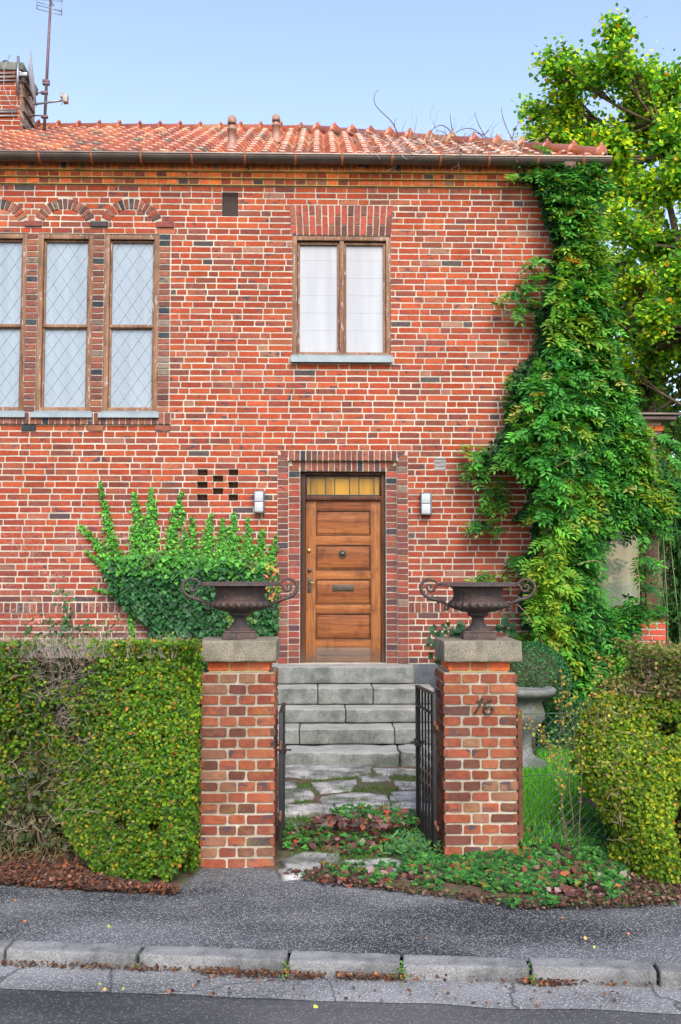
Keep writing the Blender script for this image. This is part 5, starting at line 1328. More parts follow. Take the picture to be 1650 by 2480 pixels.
# side of the hedge by the pillar and its flat top
n = 9000; P = np.stack([HX1+.02-rng.exponential(.05,n).clip(0,.3), rng.uniform(6.75,7.6,n), rng.uniform(.05,ZH,n)],1); P = P[P[:,1] < YP-.0]; hedge_leaves(P, np.tile([1.,-.6,.2],(len(P),1)), 'foliage', hl)
n = 17000; x = rng.uniform(-4.3,HX1,n); y = rng.uniform(6.78,7.6,n); bt = np.clip(.85*np.exp(-((x+1.9)/.85)**2)+.10+(y-6.9)*.9,0,.9); k = rng.random(n) > bt; P = np.stack([x,y,ZH-rng.exponential(.035,n)],1)[k]
hedge_leaves(P, np.tile([0,-.2,1.],(len(P),1)), 'foliage', hl)
tw = MB(); n = 4200; x = rng.uniform(-4.2,HX1-.1,n); y = rng.uniform(6.80,7.55,n); m_ = rng.random(n) < 1
twigs(tw, np.stack([x,y,np.full(n,ZH-.10)],1), np.array([0,-.1,1])+rnd3(n,.32), rng.uniform(.05,.15,n), .0019, 2, .3, (.30,.26,.22))
n = 1500; x = rng.normal(-1.85,.34,n).clip(-3,-1.0); z = rng.uniform(.25,ZH-.02,n); y = yfront(x,z)+rng.uniform(-.03,.2,n)
twigs(tw, np.stack([x,y,z],1), np.array([0,-.55,.45])+rnd3(n,.5), rng.uniform(.08,.24,n), .0022, 3, .45, (.22,.18,.14))
n = 260; x = rng.uniform(-3.5,HX1,n); z = rng.uniform(.1,ZH,n); y = yfront(x,z)-.02
twigs(tw, np.stack([x,y,z],1), np.array([0,-.6,.3])+rnd3(n,.6), rng.uniform(.05,.12,n), .0015, 2, .4, (.28,.23,.18))
n = 1500; x = rng.uniform(-3.0,-1.2,n); z = rng.uniform(.1,.9,n); y = yfront(x,z)+.06
twigs(tw, np.stack([x,y,z],1), np.array([0,-.2,-.9])+rnd3(n,.35), rng.uniform(.1,.28,n), .0019, 3, .45, (.15,.13,.06))
tw.build('twigs', M['twig'], hl)
cr = MB(); n = 260
for k in range(120):
    xx = random.uniform(-4.2, HX1-.1); yy = random.uniform(7.05,7.35); j = lambda a: random.uniform(-a,a); cr.tube([(xx, yy, 0),(xx+j(.08), yy+j(.04), .25),(xx+j(.16), yy+j(.06), .5),(xx+j(.22), yy+j(.08), .8),(xx+j(.3), yy+j(.1), 1.1),(xx+j(.4), yy+j(.1), ZH-.1)], [.010,.008,.007,.005,.004,.003], 5)
cr.build('stems', M['bark'], hl)
n = 26000; x = rng.uniform(-4.25,HX1-.02,n); y = rng.uniform(7.0,7.5,n); z = rng.uniform(.12,ZH-.05,n); P = np.stack([x,y,z],1)
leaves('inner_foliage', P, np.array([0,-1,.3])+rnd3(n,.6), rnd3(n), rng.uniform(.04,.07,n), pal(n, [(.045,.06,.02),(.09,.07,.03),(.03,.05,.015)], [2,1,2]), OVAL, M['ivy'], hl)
rebase(hl, (-2.2, 7.0, 0))
# right hedge
hr = empty('clipped_hedge'); tag(hr, 'shaggy yellow green hedge at the right edge of the picture', 'hedge')
prof_l = [(0,2.06),(.22,2.03),(.40,1.96),(.58,1.90),(.76,1.87),(.93,1.88),(1.11,1.98),(1.29,2.2),(1.47,2.3),(1.56,2.5)]
def xleft(z): return np.interp(z, [a for a,_ in prof_l], [b for _,b in prof_l])
n = 115000; x = rng.uniform(1.5,4.4,n); z = rng.uniform(0,1.62,n); dpt = rng.exponential(.08,n).clip(0,.5)
bul = .30*np.clip((1.1-z),0,1)
y = 6.76 - bul - .04*(x-2) + .35*np.clip(1-(x-xleft(z))/.35,0,1)**2 + .07*np.sin(x*5)*np.sin(z*4) + dpt
P = np.stack([x,y,z+.01],1); nz_ = vnoise(P,5.,12); xl = xleft(z) + .10*(vnoise(P,7,13)-.5)*2 + rng.exponential(.03,n)*0
keep = (x > xl) & (nz_ > .26) & ((z < 1.52+.10*vnoise(P,3,14)))
P = P[keep]; th = np.clip(1-(P[:,2]-.9)*.6,.3,1); P = P[rng.random(len(P)) < th]
n = len(P); br = P[:,2] > 1.2; m1 = P[~br]; m2 = P[br]
hedge_leaves(m1, np.tile([-.2,-1.,.2],(len(m1),1)), 'foliage', hr, cols=[(.16,.24,.010),(.09,.18,.010),(.28,.30,.014),(.05,.12,.010),(.34,.18,.03)], w=[4,4,2.2,4,.4])
hedge_leaves(m2, np.tile([-.2,-1.,.3],(len(m2),1)), 'foliage', hr, cols=[(.12,.17,.025),(.09,.12,.03),(.22,.20,.05),(.20,.11,.06),(.05,.09,.02)], w=[3,3,2,2,3])
n = 9000; x = rng.uniform(2.3,4.4,n); y = rng.uniform(6.7,7.7,n); P = np.stack([x,y,1.56+.05*np.sin(x*4)-rng.exponential(.04,n)],1); hedge_leaves(P, np.tile([0,-.2,1.],(n,1)), 'foliage', hr, cols=[(.13,.18,.03),(.2,.15,.06),(.07,.12,.02)], w=[3,2,3])
n = 24000; x = rng.uniform(1.75,4.3,n); z = rng.uniform(.05,1.5,n); y = rng.uniform(6.95,7.6,n); P = np.stack([x,y,z],1); P = P[x > xleft(z)+.16]; n = len(P)
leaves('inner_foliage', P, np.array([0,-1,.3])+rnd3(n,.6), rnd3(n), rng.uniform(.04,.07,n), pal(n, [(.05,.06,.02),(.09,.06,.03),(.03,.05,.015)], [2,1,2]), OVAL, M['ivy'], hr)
tw = MB(); n = 1300; z = rng.uniform(.1,1.6,n); x = xleft(z)+rng.exponential(.6,n).clip(0,2.2)+.04; y = 6.85+rng.uniform(-.1,.3,n)-.15*(z<.9)
twigs(tw, np.stack([x,y,z],1), np.array([-.2,-.5,.6])+rnd3(n,.6), rng.uniform(.05,.13,n), .002, 3, .4, (.26,.17,.13))
twl = []
sp = [(1362,1640,1385,2030),(1350,1700,1372,2060),(1450,1590,1420,1750),(1480,1600,1440,1760),(1375,1650,1400,1850),(1330,1800,1385,2080),(1410,1700,1402,2080),(1300,1760,1400,1880),(1500,1640,1450,1800),(1270,1730,1390,1900)]
for (a,b,c,d) in sp:
    p = onY(a,b,6.8); q = onY(c,d,6.85); pts = []
    for k in range(8):
        t = k/7; pts.append((q[0]+(p[0]-q[0])*t+random.uniform(-.02,.02), 6.85-.05*t, q[1]+(p[1]-q[1])*t))
    tw.tube(pts, [.0036-.0026*k/7 for k in range(8)], 5, (.16,.10,.08)); twl += [pts[k] for k in range(3,8) for _ in range(8)]
tw.build('twigs', M['twig'], hr)
P = np.array(twl)+rnd3(len(twl),.025); hedge_leaves(P, np.tile([0,-1.,.3],(len(P),1)), 'foliage', hr, (.014,.028), [(.20,.22,.03),(.34,.26,.04),(.42,.16,.05),(.12,.2,.03)], [3,2,1,3])
rebase(hr, (2.9, 7.0, 0))
# ---------------------------------------------------------------- box ball, low box hedge, rose bushes, shrubs
def box_leaves(P, Nn, name, root, s=(.018,.030)):
    n = len(P); c = pal(n, [(.022,.100,.028),(.038,.145,.038),(.014,.06,.02),(.065,.21,.05)], [4,3,3,1], .25); return leaves(name, P, Nn+rnd3(n,.6), Nn*.6+rnd3(n,.8), rng.uniform(*s,n), c, OVAL, M['ivy'], root)
ball = empty('topiary_ball'); tag(ball, 'dark green clipped box ball behind the pillar numbered 16', 'topiary')
bc = Vector((*onY(1285, 1650, 10.1), 0)); bc = Vector((bc.x, 10.1, bc.y)); n = 17000; v = nrm(rnd3(n)); r = (.405*(1-rng.exponential(.03,n).clip(0,.3)))*(1+.03*vnoise(v+3,3,5)); P = np.array(bc)+v*r[:,None]*np.array([1,1,.98])
box_leaves(P, v, 'foliage', ball); c = MB(); c.tube([(bc.x,10.1,.15),(bc.x,10.1,bc.z)], [.05,.03], 8)
cs = []; 
for i in range(9): cs.append((max(.001,.34*math.sin(PI*i/8)), -.34*math.cos(PI*i/8)))
c.lathe(cs, 20, (bc.x,10.1,bc.z)); c.build('trunk', M['bark'], ball); rebase(ball, (bc.x, 10.1, .15))
lh = empty('low_box_hedge'); tag(lh, 'low dark clipped box hedge beyond the lawn', 'hedge')
a0 = onY(1300, 1760, 10.4)[0]; a1 = a0+1.9; n = 20000; x = rng.uniform(a0-.2,a1,n); z = rng.uniform(.15,.69,n); y = 10.4+rng.exponential(.03,n).clip(0,.2)+.02*np.sin(x*7)
P = np.stack([x,y,z],1); x2 = rng.uniform(a0-.2,a1,7000); P2 = np.stack([x2,rng.uniform(10.4,11.0,7000),.69-rng.exponential(.02,7000)],1)
box_leaves(cat_(P,P2), cat_(np.tile([0,-1.,.1],(n,1)), np.tile([0,0,1.],(7000,1))), 'foliage', lh)
c = MB(); c.gbox(a0-.18,a1-.02,10.48,10.98,.05,.64,.06,(12,3,3),.03); c.build('stems', M['bark'], lh); rebase(lh, ((a0+a1)/2, 10.7, .1))
def bush(name, label, cat, stems_px, Yb, leafn, s, cols, blooms=(), group=None, spread=.05):
    root = empty(name); tag(root, label, cat, group); sm = MB(); lp = []
    for poly in stems_px:
        pts = [(*onY(x_, y_, Yb),) for x_, y_ in poly]; pts = [(p[0]+random.uniform(-.01,.01), Yb+random.uniform(-.08,.08), p[1]) for p in pts]
        sm = MB(); sm.tube(pts, [.006-.004*i/len(pts) for i in range(len(pts))], 5); sm.build('stem', M['bark'], root)
        for a, b in zip(pts, pts[1:]):
            for _ in range(leafn): t = random.random(); lp.append([a[k]+(b[k]-a[k])*t for k in range(3)])
    P = np.array(lp)+rnd3(len(lp),spread); n = len(P)
    leaves('foliage', P, np.array([0,-.8,.6])+rnd3(n,.4), rnd3(n)+np.array([0,0,-.2]), rng.uniform(*s,n), pal(n, cols, [1]*len(cols)), WIDE, M['leaf'], root)
    for (bx_, by_, r_, c_) in blooms:
        X_, Z_ = onY(bx_, by_, Yb-.1); b = MB(); k = 46; q = nrm(rnd3(k)); q[:,1] = -np.abs(q[:,1])
        o = leaves('bloom', np.array([X_,Yb-.1,Z_])+q*r_*.35, q+rnd3(k,.2), rnd3(k)+q, np.full(k,r_*1.1), np.tile(c_,(k,1))*rng.uniform(.8,1.1,(k,1)), WIDE, M['leaf_thin'], root)
    mn = min(p[2] for p in lp); rebase(root, (lp[0][0], Yb, .18)); return root
RC = [(.03,.10,.035),(.045,.14,.045),(.06,.09,.03)]
def z7(x, y): return (100+x/2.613, 1150+y/2.613)
bush('rose_bush', 'thin rose bush with a few pale blooms against the plinth bricks at far left', 'rose bush', [[z7(60,1130),z7(50,980),z7(20,900)],[z7(140,1130),z7(120,960),z7(150,830),z7(135,700)],[z7(180,1130),z7(200,960),z7(150,840)],[z7(230,1130),z7(270,1000),z7(300,920)],[z7(0,1130),z7(-60,1000),z7(-90,960)]], 11.2, 17, (.035,.06), RC, [(90,1506,.035,(.75,.42,.42)),(76,1512,.025,(.6,.3,.3))])
bush('rose_bush', 'low rose bush with one large white bloom just above the left hedge', 'rose bush', [[z7(400,1130),z7(420,1000),z7(440,890)],[z7(430,1130),z7(480,980),z7(520,940)],[z7(380,1140),z7(360,1010),z7(330,960)]], 10.9, 15, (.02,.04), [(.05,.14,.04),(.08,.2,.05)], [(253,1561,.06,(.82,.74,.74)),(262,1500,.015,(.7,.7,.65)),(280,1493,.015,(.7,.7,.65))])
bush('rose_bush', 'dark leaved rose bush showing behind the right urn, left of its stem', 'rose bush', [[(1075,1600),(1068,1550),(1060,1520)],[(1085,1600),(1100,1540),(1098,1505)],[(1095,1600),(1120,1545),(1125,1512)],[(1110,1600),(1115,1540)],[(1060,1600),(1055,1540)]], 11.0, 11, (.06,.10), [(.02,.07,.03),(.03,.09,.035)], [(1079,1541,.02,(.5,.45,.4))])
bush('rose_bush', 'dark leaved rose bush right of the right urn, beside the creeper', 'rose bush', [[(1225,1600),(1222,1540),(1228,1490)],[(1238,1600),(1235,1530),(1245,1500)],[(1215,1600),(1215,1545)],[(1245,1600),(1240,1560)]], 11.0, 10, (.06,.10), [(.02,.07,.03),(.03,.09,.035)])
sh = empty('low_shrub'); tag(sh, 'small rounded green shrub between left hedge and left pillar cap', 'shrub'); n = 3200; c0 = onY(462, 1575, 8.8); P = np.array([c0[0],8.8,c0[1]-.10])+rnd3(n)*np.array([.16,.14,.055]); 
leaves('foliage', P, np.array([0,-.5,1])+rnd3(n,.4), rnd3(n), rng.uniform(.03,.045,n), pal(n, [(.05,.17,.04),(.03,.11,.03)], [1,1]), OVAL, M['leaf'], sh); c = MB(); c.tube([(c0[0],8.8,.18),(c0[0],8.8,c0[1]-.1)], .02, 6); c.build('stem', M['bark'], sh); rebase(sh, (c0[0],8.8,.18))
# ---------------------------------------------------------------- trees
def tree(label, Yt, trunk_px, clumps, leafsize, dens, cols, w, ysp=.9, matl='leaf_thin', tmpl=WIDE, name='broadleaf_tree', r0=.16, group=None, gap=.30):
    root = empty(name); tag(root, label, 'tree', group); sc_ = Yt/F
    tk = [Vector((onY(*p, Yt)[0], Yt, onY(*p, Yt)[1])) for p in trunk_px]; tk = [Vector((tk[0].x, Yt, -.05))]+tk
    tb = MB(); m = len(tk); tb.tube(tk, [r0*(1-.75*i/(m-1)) for i in range(m)], 10); tb.build('trunk', M['bark'], root)
    lb = MB(); LP_ = []
    for (x_, y_, r_) in clumps:
        X_, Z_ = onY(x_, y_, Yt); c = Vector((X_, Yt+random.uniform(-ysp,ysp), Z_)); R_ = r_*sc_
        best = min(range(1,m), key=lambda i: (tk[i]-c).length + max(0,(tk[i].z-c.z))*1.2); s0 = tk[best]
        mid = (s0+c)/2 + Vector((random.uniform(-.3,.3), random.uniform(-.3,.3), -.12*(c-s0).length)); pts = []
        for k in range(7): t = k/6; pts.append(s0*(1-t)**2+mid*2*t*(1-t)+c*t*t)
        lb.tube(pts, [r0*.22*(1-.8*k/6)+.006 for k in range(7)], 6, cap=False)
        k_ = int(42*(R_/.4)**2)+10
        for _ in range(k_):
            d = Vector(rng.normal(0,1,3)).normalized(); e = c + d*R_*random.uniform(.35,1.12)
            a = pts[random.randint(3,6)]; mm_ = (a+e)/2+Vector((random.uniform(-.12,.12),random.uniform(-.12,.12),random.uniform(-.1,.05)))
            seg = [a*(1-t)**2+mm_*2*t*(1-t)+e*t*t for t in (0,.33,.66,1)]
            lb.tube(seg, [.014,.010,.007,.004], 4, cap=False)
            for q in range(dens):
                t = random.uniform(.35,1.08); p = a*(1-t)**2+mm_*2*t*(1-t)+e*t*t; LP_.append(p+Vector(rng.normal(0,.10,3)))
    lb.build('limb', M['bark'], root)
    P = np.array(LP_); P = P[vnoise(P, 2.6, 55) > gap]; n = len(P); cl = vnoise(P, 1.3, 41); c = pal(n, cols, w, .22); hi = (cl > .55) & (rng.random(n) < .28); c[hi] = pal(hi.sum(), [cols[-1], cols[-2]], [1,1], .2);  # hi: patches take the palette's brightest tones, glow painted into the leaf colour
    leaves('foliage', P, np.array([0,-.25,.9])+rnd3(n,.7), rnd3(n)+np.array([0,0,-.35]), rng.uniform(*leafsize,n), c, tmpl, M[matl], root)
    rebase(root, (tk[0].x, Yt, 0)); return root
CL = [(1470,112,34),(1415,150,45),(1335,195,48),(1300,222,32),(1362,245,55),(1318,310,42),(1375,330,52),(1455,200,52),(1440,285,62),(1520,200,52),(1600,130,50),(1640,190,66),(1560,270,66),(1530,350,66),(1620,330,74),(1455,385,56),(1390,352,36),(1540,450,66),(1620,450,70),(1485,465,48),(1455,560,44),(1520,565,56),(1605,575,60),(1465,650,40),(1545,680,52),(1620,700,58),(1475,740,36),(1550,790,50),(1625,820,56),(1505,850,38),(1690,260,70),(1700,420,80),(1700,600,80),(1690,780,80),(1760,350,90),(1760,560,90)]
tree('tall walnut tree with large green leaves, partly painted yellow as if backlit, right of the house', 16.2, [(1700,1300),(1690,1000),(1672,800),(1645,600),(1618,480),(1600,380),(1590,300)], CL, (.062,.110), 25, [(.10,.31,.030),(.055,.20,.025),(.21,.45,.03),(.55,.30,.02),(.42,.62,.03),(.62,.74,.04)], [4.5,3.4,2.8,.4,1.5,.6], name='walnut_tree', r0=.11, gap=.25)  # yellow tones stand in for sun shining through the crown
CL += [(1600,505,50),(1640,580,50),(1560,590,50),(1500,530,50),(1650,450,50),(1610,650,50),(1555,480,45),(1650,660,50),(1430,440,40),(1500,410,50),(1580,640,50),(1500,620,45),(1430,610,40),(1575,740,50),(1530,740,45),(1590,870,50),(1640,780,50),(1650,520,60),(1580,520,50),(1560,400,55),(1480,260,50),(1400,260,45),(1640,250,60)]
CL2 = [(1420,940,30),(1460,620,40),(1540,600,50),(1600,660,50),(1560,880,50),(1480,900,60),(1560,930,70),(1640,960,80),(1500,1000,50),(1580,1040,60),(1650,1080,70),(1540,820,60),(1640,860,70),(1460,780,40),(1600,740,60),(1500,700,40),(1650,640,60),(1700,900,90),(1720,1040,90),(1440,870,40),(1590,1130,50),(1560,1180,50),(1600,1230,50),(1640,1180,60),(1690,1250,70)]
tree('dense dark green tree rising behind the sunroom roof', 19.5, [(1590,1400),(1585,1200),(1580,1000),(1575,850)], CL2, (.10,.16), 6, [(.05,.15,.028),(.09,.22,.035),(.03,.10,.022),(.17,.33,.03),(.28,.42,.03)], [4,4,3,1,1], name='broadleaf_tree', r0=.2)
CL3 = [(1640,1150,40),(1660,1230,45),(1650,1300,40),(1672,1380,45),(1655,1460,42),(1665,1540,40),(1690,1200,50),(1710,1350,60),(1700,1480,50)]
bb = empty('bamboo_clump'); tag(bb, 'feathery green bamboo clump beyond the sunroom corner', 'bamboo'); Yt = 13.0; P = []; cm = MB()
for (x_, y_, r_) in CL3:
    X_, Z_ = onY(x_, y_, Yt); P.append(np.array([X_+.12,Yt,Z_])+rnd3(2400)*np.array([r_*.0032,.25,r_*.0032]))
P = np.concatenate(P); P = P[P[:,0] > ax1+.04+.05*rng.random(len(P))]; n = len(P)
for k in range(40): xx = ax1+random.uniform(.1,1.2); yy = Yt+random.uniform(-.3,.3); cm.tube([(xx,yy,0),(xx+random.uniform(-.1,.1),yy,1.5),(xx+random.uniform(-.2,.2),yy,2.9)], [.012,.01,.004], 6)
leaves('foliage', P, rnd3(n,.5)+np.array([0,-.5,.3]), np.array([.0,-.3,-.9])+rnd3(n,.6), rng.uniform(.09,.16,n), pal(n, [(.05,.17,.035),(.03,.11,.03),(.10,.25,.05)], [3,3,1]), LONG, M['leaf'], bb); cm.build('cane', simple('cane_green', (.08,.14,.04), .5), bb); rebase(bb, (ax1+.5, Yt, 0))
CL4 = [(1440,650,46),(1420,760,40),(1450,500,36),(1700,500,90),(1600,620,70),(1520,760,60),(1640,760,70),(1580,480,50)]
tree('paler background tree seen through the walnut branches', 24, [(1620,1400),(1610,1000),(1590,700)], CL4, (.12,.18), 6, [(.13,.28,.03),(.09,.20,.03),(.30,.45,.03),(.42,.55,.04)], [3,3,1,1], name='broadleaf_tree', r0=.2)
# ---------------------------------------------------------------- ground cover, grass, leaves on the ground
gzv = np.vectorize(gz)
def on_ground(poly, n, zguess=.1):
    x, y = sample_poly(poly, n); P = onZn(x, y, zguess)
    for _ in range(3):
        z = gzv(P[:,0], P[:,1]); P = np.stack([onZn(x[i:i+1], y[i:i+1], z[i])[0] for i in range(len(x))]) if False else _proj(x, y, z)
    return P
def _proj(x, y, z):
    d = np.outer(np.ones(len(x)), fw) + np.outer((x-CX)/F, rt) + np.outer((CY-y)/F, up); t = (z-EYE)/d[:,2]; return np.stack([d[:,0]*t, d[:,1]*t, z], 1)
# lawn right of the right pillar
n = 42000; x = rng.uniform(RX1-.1, 4.0, n); y = rng.uniform(7.05, 10.45, n); P = np.stack([x,y,gzv(x,y)-.005],1); gl = vnoise(P, 2.2, 61)
P = P[(gl > .22) & ~((P[:,1] < 7.6) & (rng.random(n) < .5))]; n = len(P)
o = leaves('lawn_grass', P, np.array([0,-1,.2])+rnd3(n,.5), np.array([0,0,1])+rnd3(n,.32), rng.uniform(.05,.10,n), pal(n, [(.08,.36,.02),(.12,.46,.025),(.22,.56,.03),(.05,.24,.02)], [3,3,1.8,1.5], .2), BLADE, M['grass']); tag(o, 'bright green lawn grass behind the wire fence', 'grass', kind='stuff')
# tufts between the flagstones
Q = []
for poly, k in (([E1(430,915),E1(820,905),E1(1050,880),E1(1055,1080),E1(420,1085)], 7500), ([E1(410,1180),E1(1080,1180),E1(1090,1330),E1(900,1350),E1(600,1390),E1(405,1370)], 7500)):
    P = on_ground(poly, k, .1); Q.append(P[vnoise(P, 6.5, 71) > .60])
for k in range(16):
    xx, yy = onZ(*E1(random.choice([430,520,600,650,870,990,1030]), random.uniform(1030,1110)), .19); Q.append(np.array([xx,yy,.15])+rnd3(80)*np.array([.07,.04,.01]))
for k in range(6): 
    xx, yy = onZ(*E1(random.uniform(900,1060), random.uniform(1160,1260)), .08); Q.append(np.array([xx,yy,.05])+rnd3(260)*np.array([.08,.06,.01]))
P = np.concatenate(Q); n = len(P)
o = leaves('path_grass', P, np.array([0,-1,.3])+rnd3(n,.5), np.array([0,0,.8])+rnd3(n,.5), rng.uniform(.02,.05,n), pal(n, [(.06,.17,.02),(.09,.22,.03),(.12,.13,.04),(.04,.11,.02)], [3,2,1.5,3]), BLADE, M['grass']); tag(o, 'short grass and moss growing in the joints of the garden path', 'grass', kind='stuff')
# weeds: strawberry-like ground cover round the right pillar and in the gateway
Z2 = lambda p: [(1000+x/2.412, 1350+y/2.412) for x, y in p]
cov = [(Z2([(-60,1800),(60,1770),(180,1765),(420,1745),(640,1740),(760,1700),(1000,1650),(1230,1700),(1260,1900),(1230,1990),(1180,2010),(1080,1930),(900,1925),(740,1985),(600,1965),(450,1940),(250,1905),(100,1895),(-40,1870)]), 3600), (Z2([(640,1600),(1150,1540),(1250,1760),(640,1760)]), 1500), ([E1(420,1150),E1(640,1160),E1(660,1250),E1(430,1260)], 120), ([E1(640,1060),E1(930,1080),E1(1040,1110),E1(1040,1150),E1(800,1140),E1(660,1110)], 200), ([E1(920,1160),E1(1080,1180),E1(1090,1290),E1(930,1290)], 220), ([E1(560,1320),E1(1100,1330),E1(1150,1420),E1(620,1400)], 260), ([E1(960,850),E1(1040,845),E1(1040,880),E1(960,880)], 60), ([E1(640,855),E1(665,850),E1(665,868),E1(640,868)], 8), ([E1(700,1200),E1(900,1200),E1(900,1290),E1(700,1290)], 60)]
cov.append(([(880,2118),(1100,2140),(1300,2180),(1480,2175),(1480,2202),(1290,2208),(1080,2172),(880,2145)], 160))
Q = [on_ground(p, k, .08) for p, k in cov]; P = np.concatenate(Q); ey = np.array([edgeY(q) for q in P[:,0]]); thr = .24+.42*np.clip(1-(P[:,1]-ey-.02)/.22,0,1); P = P[vnoise(P, 7, 75) > thr]; n = len(P); P[:,2] += .01+.05*rng.random(n)*(vnoise(P,3,9))*1.4
k3 = 3; th = rng.uniform(0, 2*PI, n); LP_, LN_, LT_, LS_, LC_ = [], [], [], [], []; c = pal(n, [(.036,.135,.027),(.055,.19,.035),(.024,.09,.024),(.085,.25,.05),(.24,.14,.03),(.34,.06,.03),(.14,.07,.05)], [4,4,4,1.2,.6,.25,.5]); s = rng.uniform(.017,.038,n)
for j in range(3):
    a = th+j*2.1; LP_.append(P); LT_.append(np.stack([np.cos(a),np.sin(a),.15+0*a],1)); LN_.append(np.array([0,-.35,1])+rnd3(n,.25)); LS_.append(s); LC_.append(c*rng.uniform(.9,1.1,(n,1)))
o = leaves('ground_cover', cat_(*LP_), cat_(*LN_), cat_(*LT_), cat_(*LS_), cat_(*LC_), WIDE, M['leaf']); tag(o, 'low leafy strawberry-like ground cover round the pillar foot and gateway', 'ground cover', kind='stuff')
# feathery weeds in the gateway
P = np.concatenate([np.array([*onZ(*E1(x_, y_), .1), .07])+rnd3(k)*np.array([.07,.05,.035]) for x_, y_, k in ((740,1110,380),(870,1110,220),(1000,1200,600),(1040,1240,420),(960,1240,200),(560,1115,120),(480,1120,120))]); P[:,2] = np.abs(P[:,2]-.05)+.05; n = len(P)
o = leaves('weeds', P, np.array([0,-.8,.6])+rnd3(n,.4), np.array([0,-.1,.5])+rnd3(n,.6), rng.uniform(.03,.07,n), pal(n, [(.05,.15,.05),(.07,.20,.06),(.10,.20,.03)], [3,2,1]), LONG, M['leaf']); tag(o, 'feathery green weeds growing in the gateway below the path step', 'weeds', kind='stuff')
# fallen leaves
DL = [(.12,.045,.038),(.075,.032,.03),(.20,.11,.10),(.15,.05,.03),(.27,.19,.18),(.05,.025,.022),(.30,.08,.03)]
def fallen(name, label, regs, s, cols=DL, w=None, tm=WIDE, zoff=.0, gnd=True, zfix=0):
    Q = []
    for poly, k in regs: 
        if gnd: Q.append(on_ground(poly, k, .08))
        else: x, y = sample_poly(poly, k); Q.append(_proj(x, y, np.full(k, zfix)))
    P = np.concatenate(Q); n = len(P); P[:,2] += zoff + rng.random(n)*.025
    o = leaves(name, P, np.array([0,-.3,1])+rnd3(n,.45), rnd3(n), rng.uniform(*s,n), pal(n, cols, w or [1]*len(cols)), tm, M['dryleaf']); tag(o, label, 'leaves', kind='stuff')
fallen('fallen_leaves', 'brown and purple fallen leaves drifted across the gateway and round the pillar foot', [([E1(540,1120),E1(700,1100),E1(1050,1130),E1(1070,1200),E1(900,1180),E1(520,1180)], 230), ([E1(430,1150),E1(700,1160),E1(1060,1190),E1(1080,1290),E1(700,1280),E1(430,1250)], 300), ([E1(560,1360),E1(700,1330),E1(1100,1340),E1(1150,1410),E1(620,1410)], 150), (Z2([(0,1830),(500,1830),(900,1840),(1200,1850),(1260,1960),(1180,2010),(700,1975),(200,1900)]), 420), (Z2([(650,1700),(1000,1700),(1200,1780),(1230,1900),(640,1880)]), 260)], (.035,.072), w=[3,3,1.5,1,.8,2,.4])
fallen('leaf_litter', 'rust brown leaf litter lying under the left hedge', [([(0,2000),(90,2030),(160,2085),(230,2124),(330,2144),(430,2153),(430,2163),(250,2158),(120,2148),(0,2140)], 6000), ([(0,1960),(130,1990),(220,2100),(0,2120)], 1800)], (.012,.038), [(.105,.042,.024),(.065,.034,.024),(.17,.10,.075),(.04,.024,.018),(.19,.07,.028)], [3,3,1,2,1])
kp_ = lambda px, off: (px, 2303+px*.0345+off)
fallen('gutter_litter', 'dead leaf crumbs lying along the foot of the kerb', [([kp_(0,28),kp_(430,24),kp_(430,36),kp_(0,38)], 420), ([kp_(430,24),kp_(720,22),kp_(800,45),kp_(500,45)], 620), ([kp_(700,24),kp_(1650,22),kp_(1650,32),kp_(700,36)], 520), ([kp_(800,24),kp_(980,24),kp_(980,40),kp_(820,42)], 350), ([kp_(1255,26),kp_(1400,26),kp_(1390,40),kp_(1265,40)], 220), ([kp_(400,30),kp_(1500,30),kp_(1500,95),kp_(400,95)], 90)], (.008,.026), [(.13,.055,.028),(.085,.042,.027),(.26,.12,.04),(.05,.03,.022)], [3,3,.7,3], gnd=False, zfix=ZRD+.004)
fallen('edge_litter', 'small brown leaf crumbs along the soil edge below the pillar foot and right hedge', [([(700,2108),(900,2140),(1100,2165),(1300,2185),(1500,2172),(1650,2150),(1650,2188),(1450,2200),(1290,2200),(1080,2172),(880,2150),(690,2122)], 2200), ([(1480,2100),(1650,2110),(1650,2180),(1480,2180)], 900)], (.010,.034), [(.10,.045,.026),(.06,.034,.024),(.17,.11,.08),(.04,.026,.02),(.05,.11,.03)], [3,3,1,2,1.4])
fallen('scattered_leaves', 'single yellow and red leaves scattered on pavement and road', [([(0,2160),(1650,2200),(1650,2330),(0,2260)], 14), ([(200,2380),(1650,2400),(1650,2470),(200,2440)], 8)], (.015,.035), [(.35,.38,.06),(.34,.12,.05),(.4,.25,.08)], [3,2,1], gnd=False, zfix=.006)
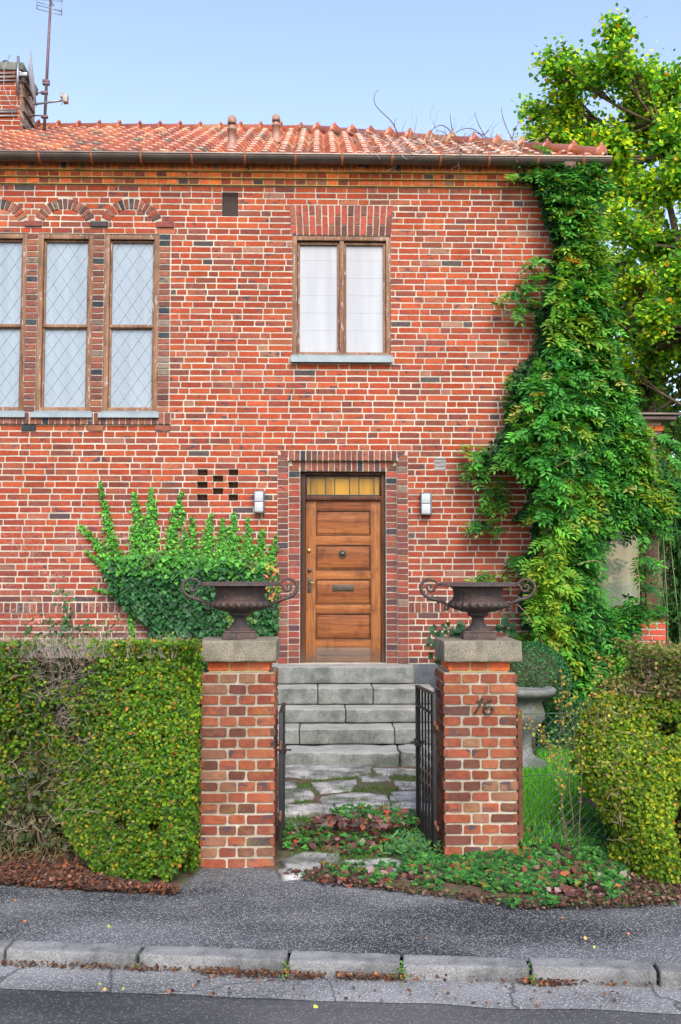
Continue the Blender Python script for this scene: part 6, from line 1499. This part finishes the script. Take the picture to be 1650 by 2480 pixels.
# tufts in the kerb joints
Q = []
for px, k in ((332,8),(695,50),(972,55),(1285,34)):
    X_, Y_ = onZ(*kp_(px,5), 0); Q.append(np.array([X_,Y_,-.03])+rnd3(k)*np.array([.015,.05,.02]))
P = np.concatenate(Q); n = len(P); o = leaves('kerb_weeds', P, np.array([0,-.6,.8])+rnd3(n,.4), np.array([0,-.2,.6])+rnd3(n,.6), rng.uniform(.010,.024,n), pal(n, [(.06,.2,.03),(.12,.22,.04),(.3,.12,.04)], [3,2,.5]), OVAL, M['leaf']); tag(o, 'tiny weeds growing in the joints between kerb stones', 'weeds', kind='stuff')
# ================================================================= CAMERA AND LIGHT
cam = bpy.data.cameras.new('camera'); co_ = bpy.data.objects.new('camera', cam); C.objects.link(co_)
cam.sensor_fit = 'VERTICAL'; cam.sensor_height = 24; cam.lens = F/2480*24; cam.clip_end = 2000; cam.clip_start = .05
co_.location = (0,0,EYE); co_.matrix_world = Matrix(((rt.x,up.x,-fw.x,0),(rt.y,up.y,-fw.y,0),(rt.z,up.z,-fw.z,EYE),(0,0,0,1)))
bpy.context.scene.camera = co_
SUN = Vector((.14,-.72,.68)).normalized()
el = math.asin(SUN.z); az = math.atan2(SUN.x, SUN.y)
sd_ = bpy.data.lights.new('sun', 'SUN'); sd_.energy = 1.8; sd_.angle = math.radians(32); sd_.color = (1,.965,.91)
so = bpy.data.objects.new('sun', sd_); C.objects.link(so); so.rotation_euler = SUN.to_track_quat('Z','Y').to_euler(); so.location = (3,-6,12)
wd = bpy.data.worlds.new('World'); bpy.context.scene.world = wd; wd.use_nodes = True; nt = wd.node_tree
sk = nt.nodes.new('ShaderNodeTexSky'); sk.sky_type = 'NISHITA'; sk.sun_disc = False; sk.sun_elevation = el; sk.sun_rotation = az
sk.air_density = 1.0; sk.dust_density = 1.2; sk.ozone_density = 1.6
bg = nt.nodes['Background']; tint = nt.nodes.new('ShaderNodeMix'); tint.data_type = 'RGBA'; tint.blend_type = 'MULTIPLY'; tint.inputs[0].default_value = 1; tint.inputs[7].default_value = (1.17,1.0,.95,1); nt.links.new(sk.outputs[0], tint.inputs[6]); nt.links.new(tint.outputs[2], bg.inputs[0]); bg.inputs[1].default_value = .15
vs_ = bpy.context.scene.view_settings; vs_.view_transform = 'Standard'; vs_.look = 'None'; vs_.gamma = 1; vs_.exposure = 1.38
cy = bpy.context.scene.cycles; cy.max_bounces = 6; cy.diffuse_bounces = 3; cy.transparent_max_bounces = 8; cy.use_denoising = True
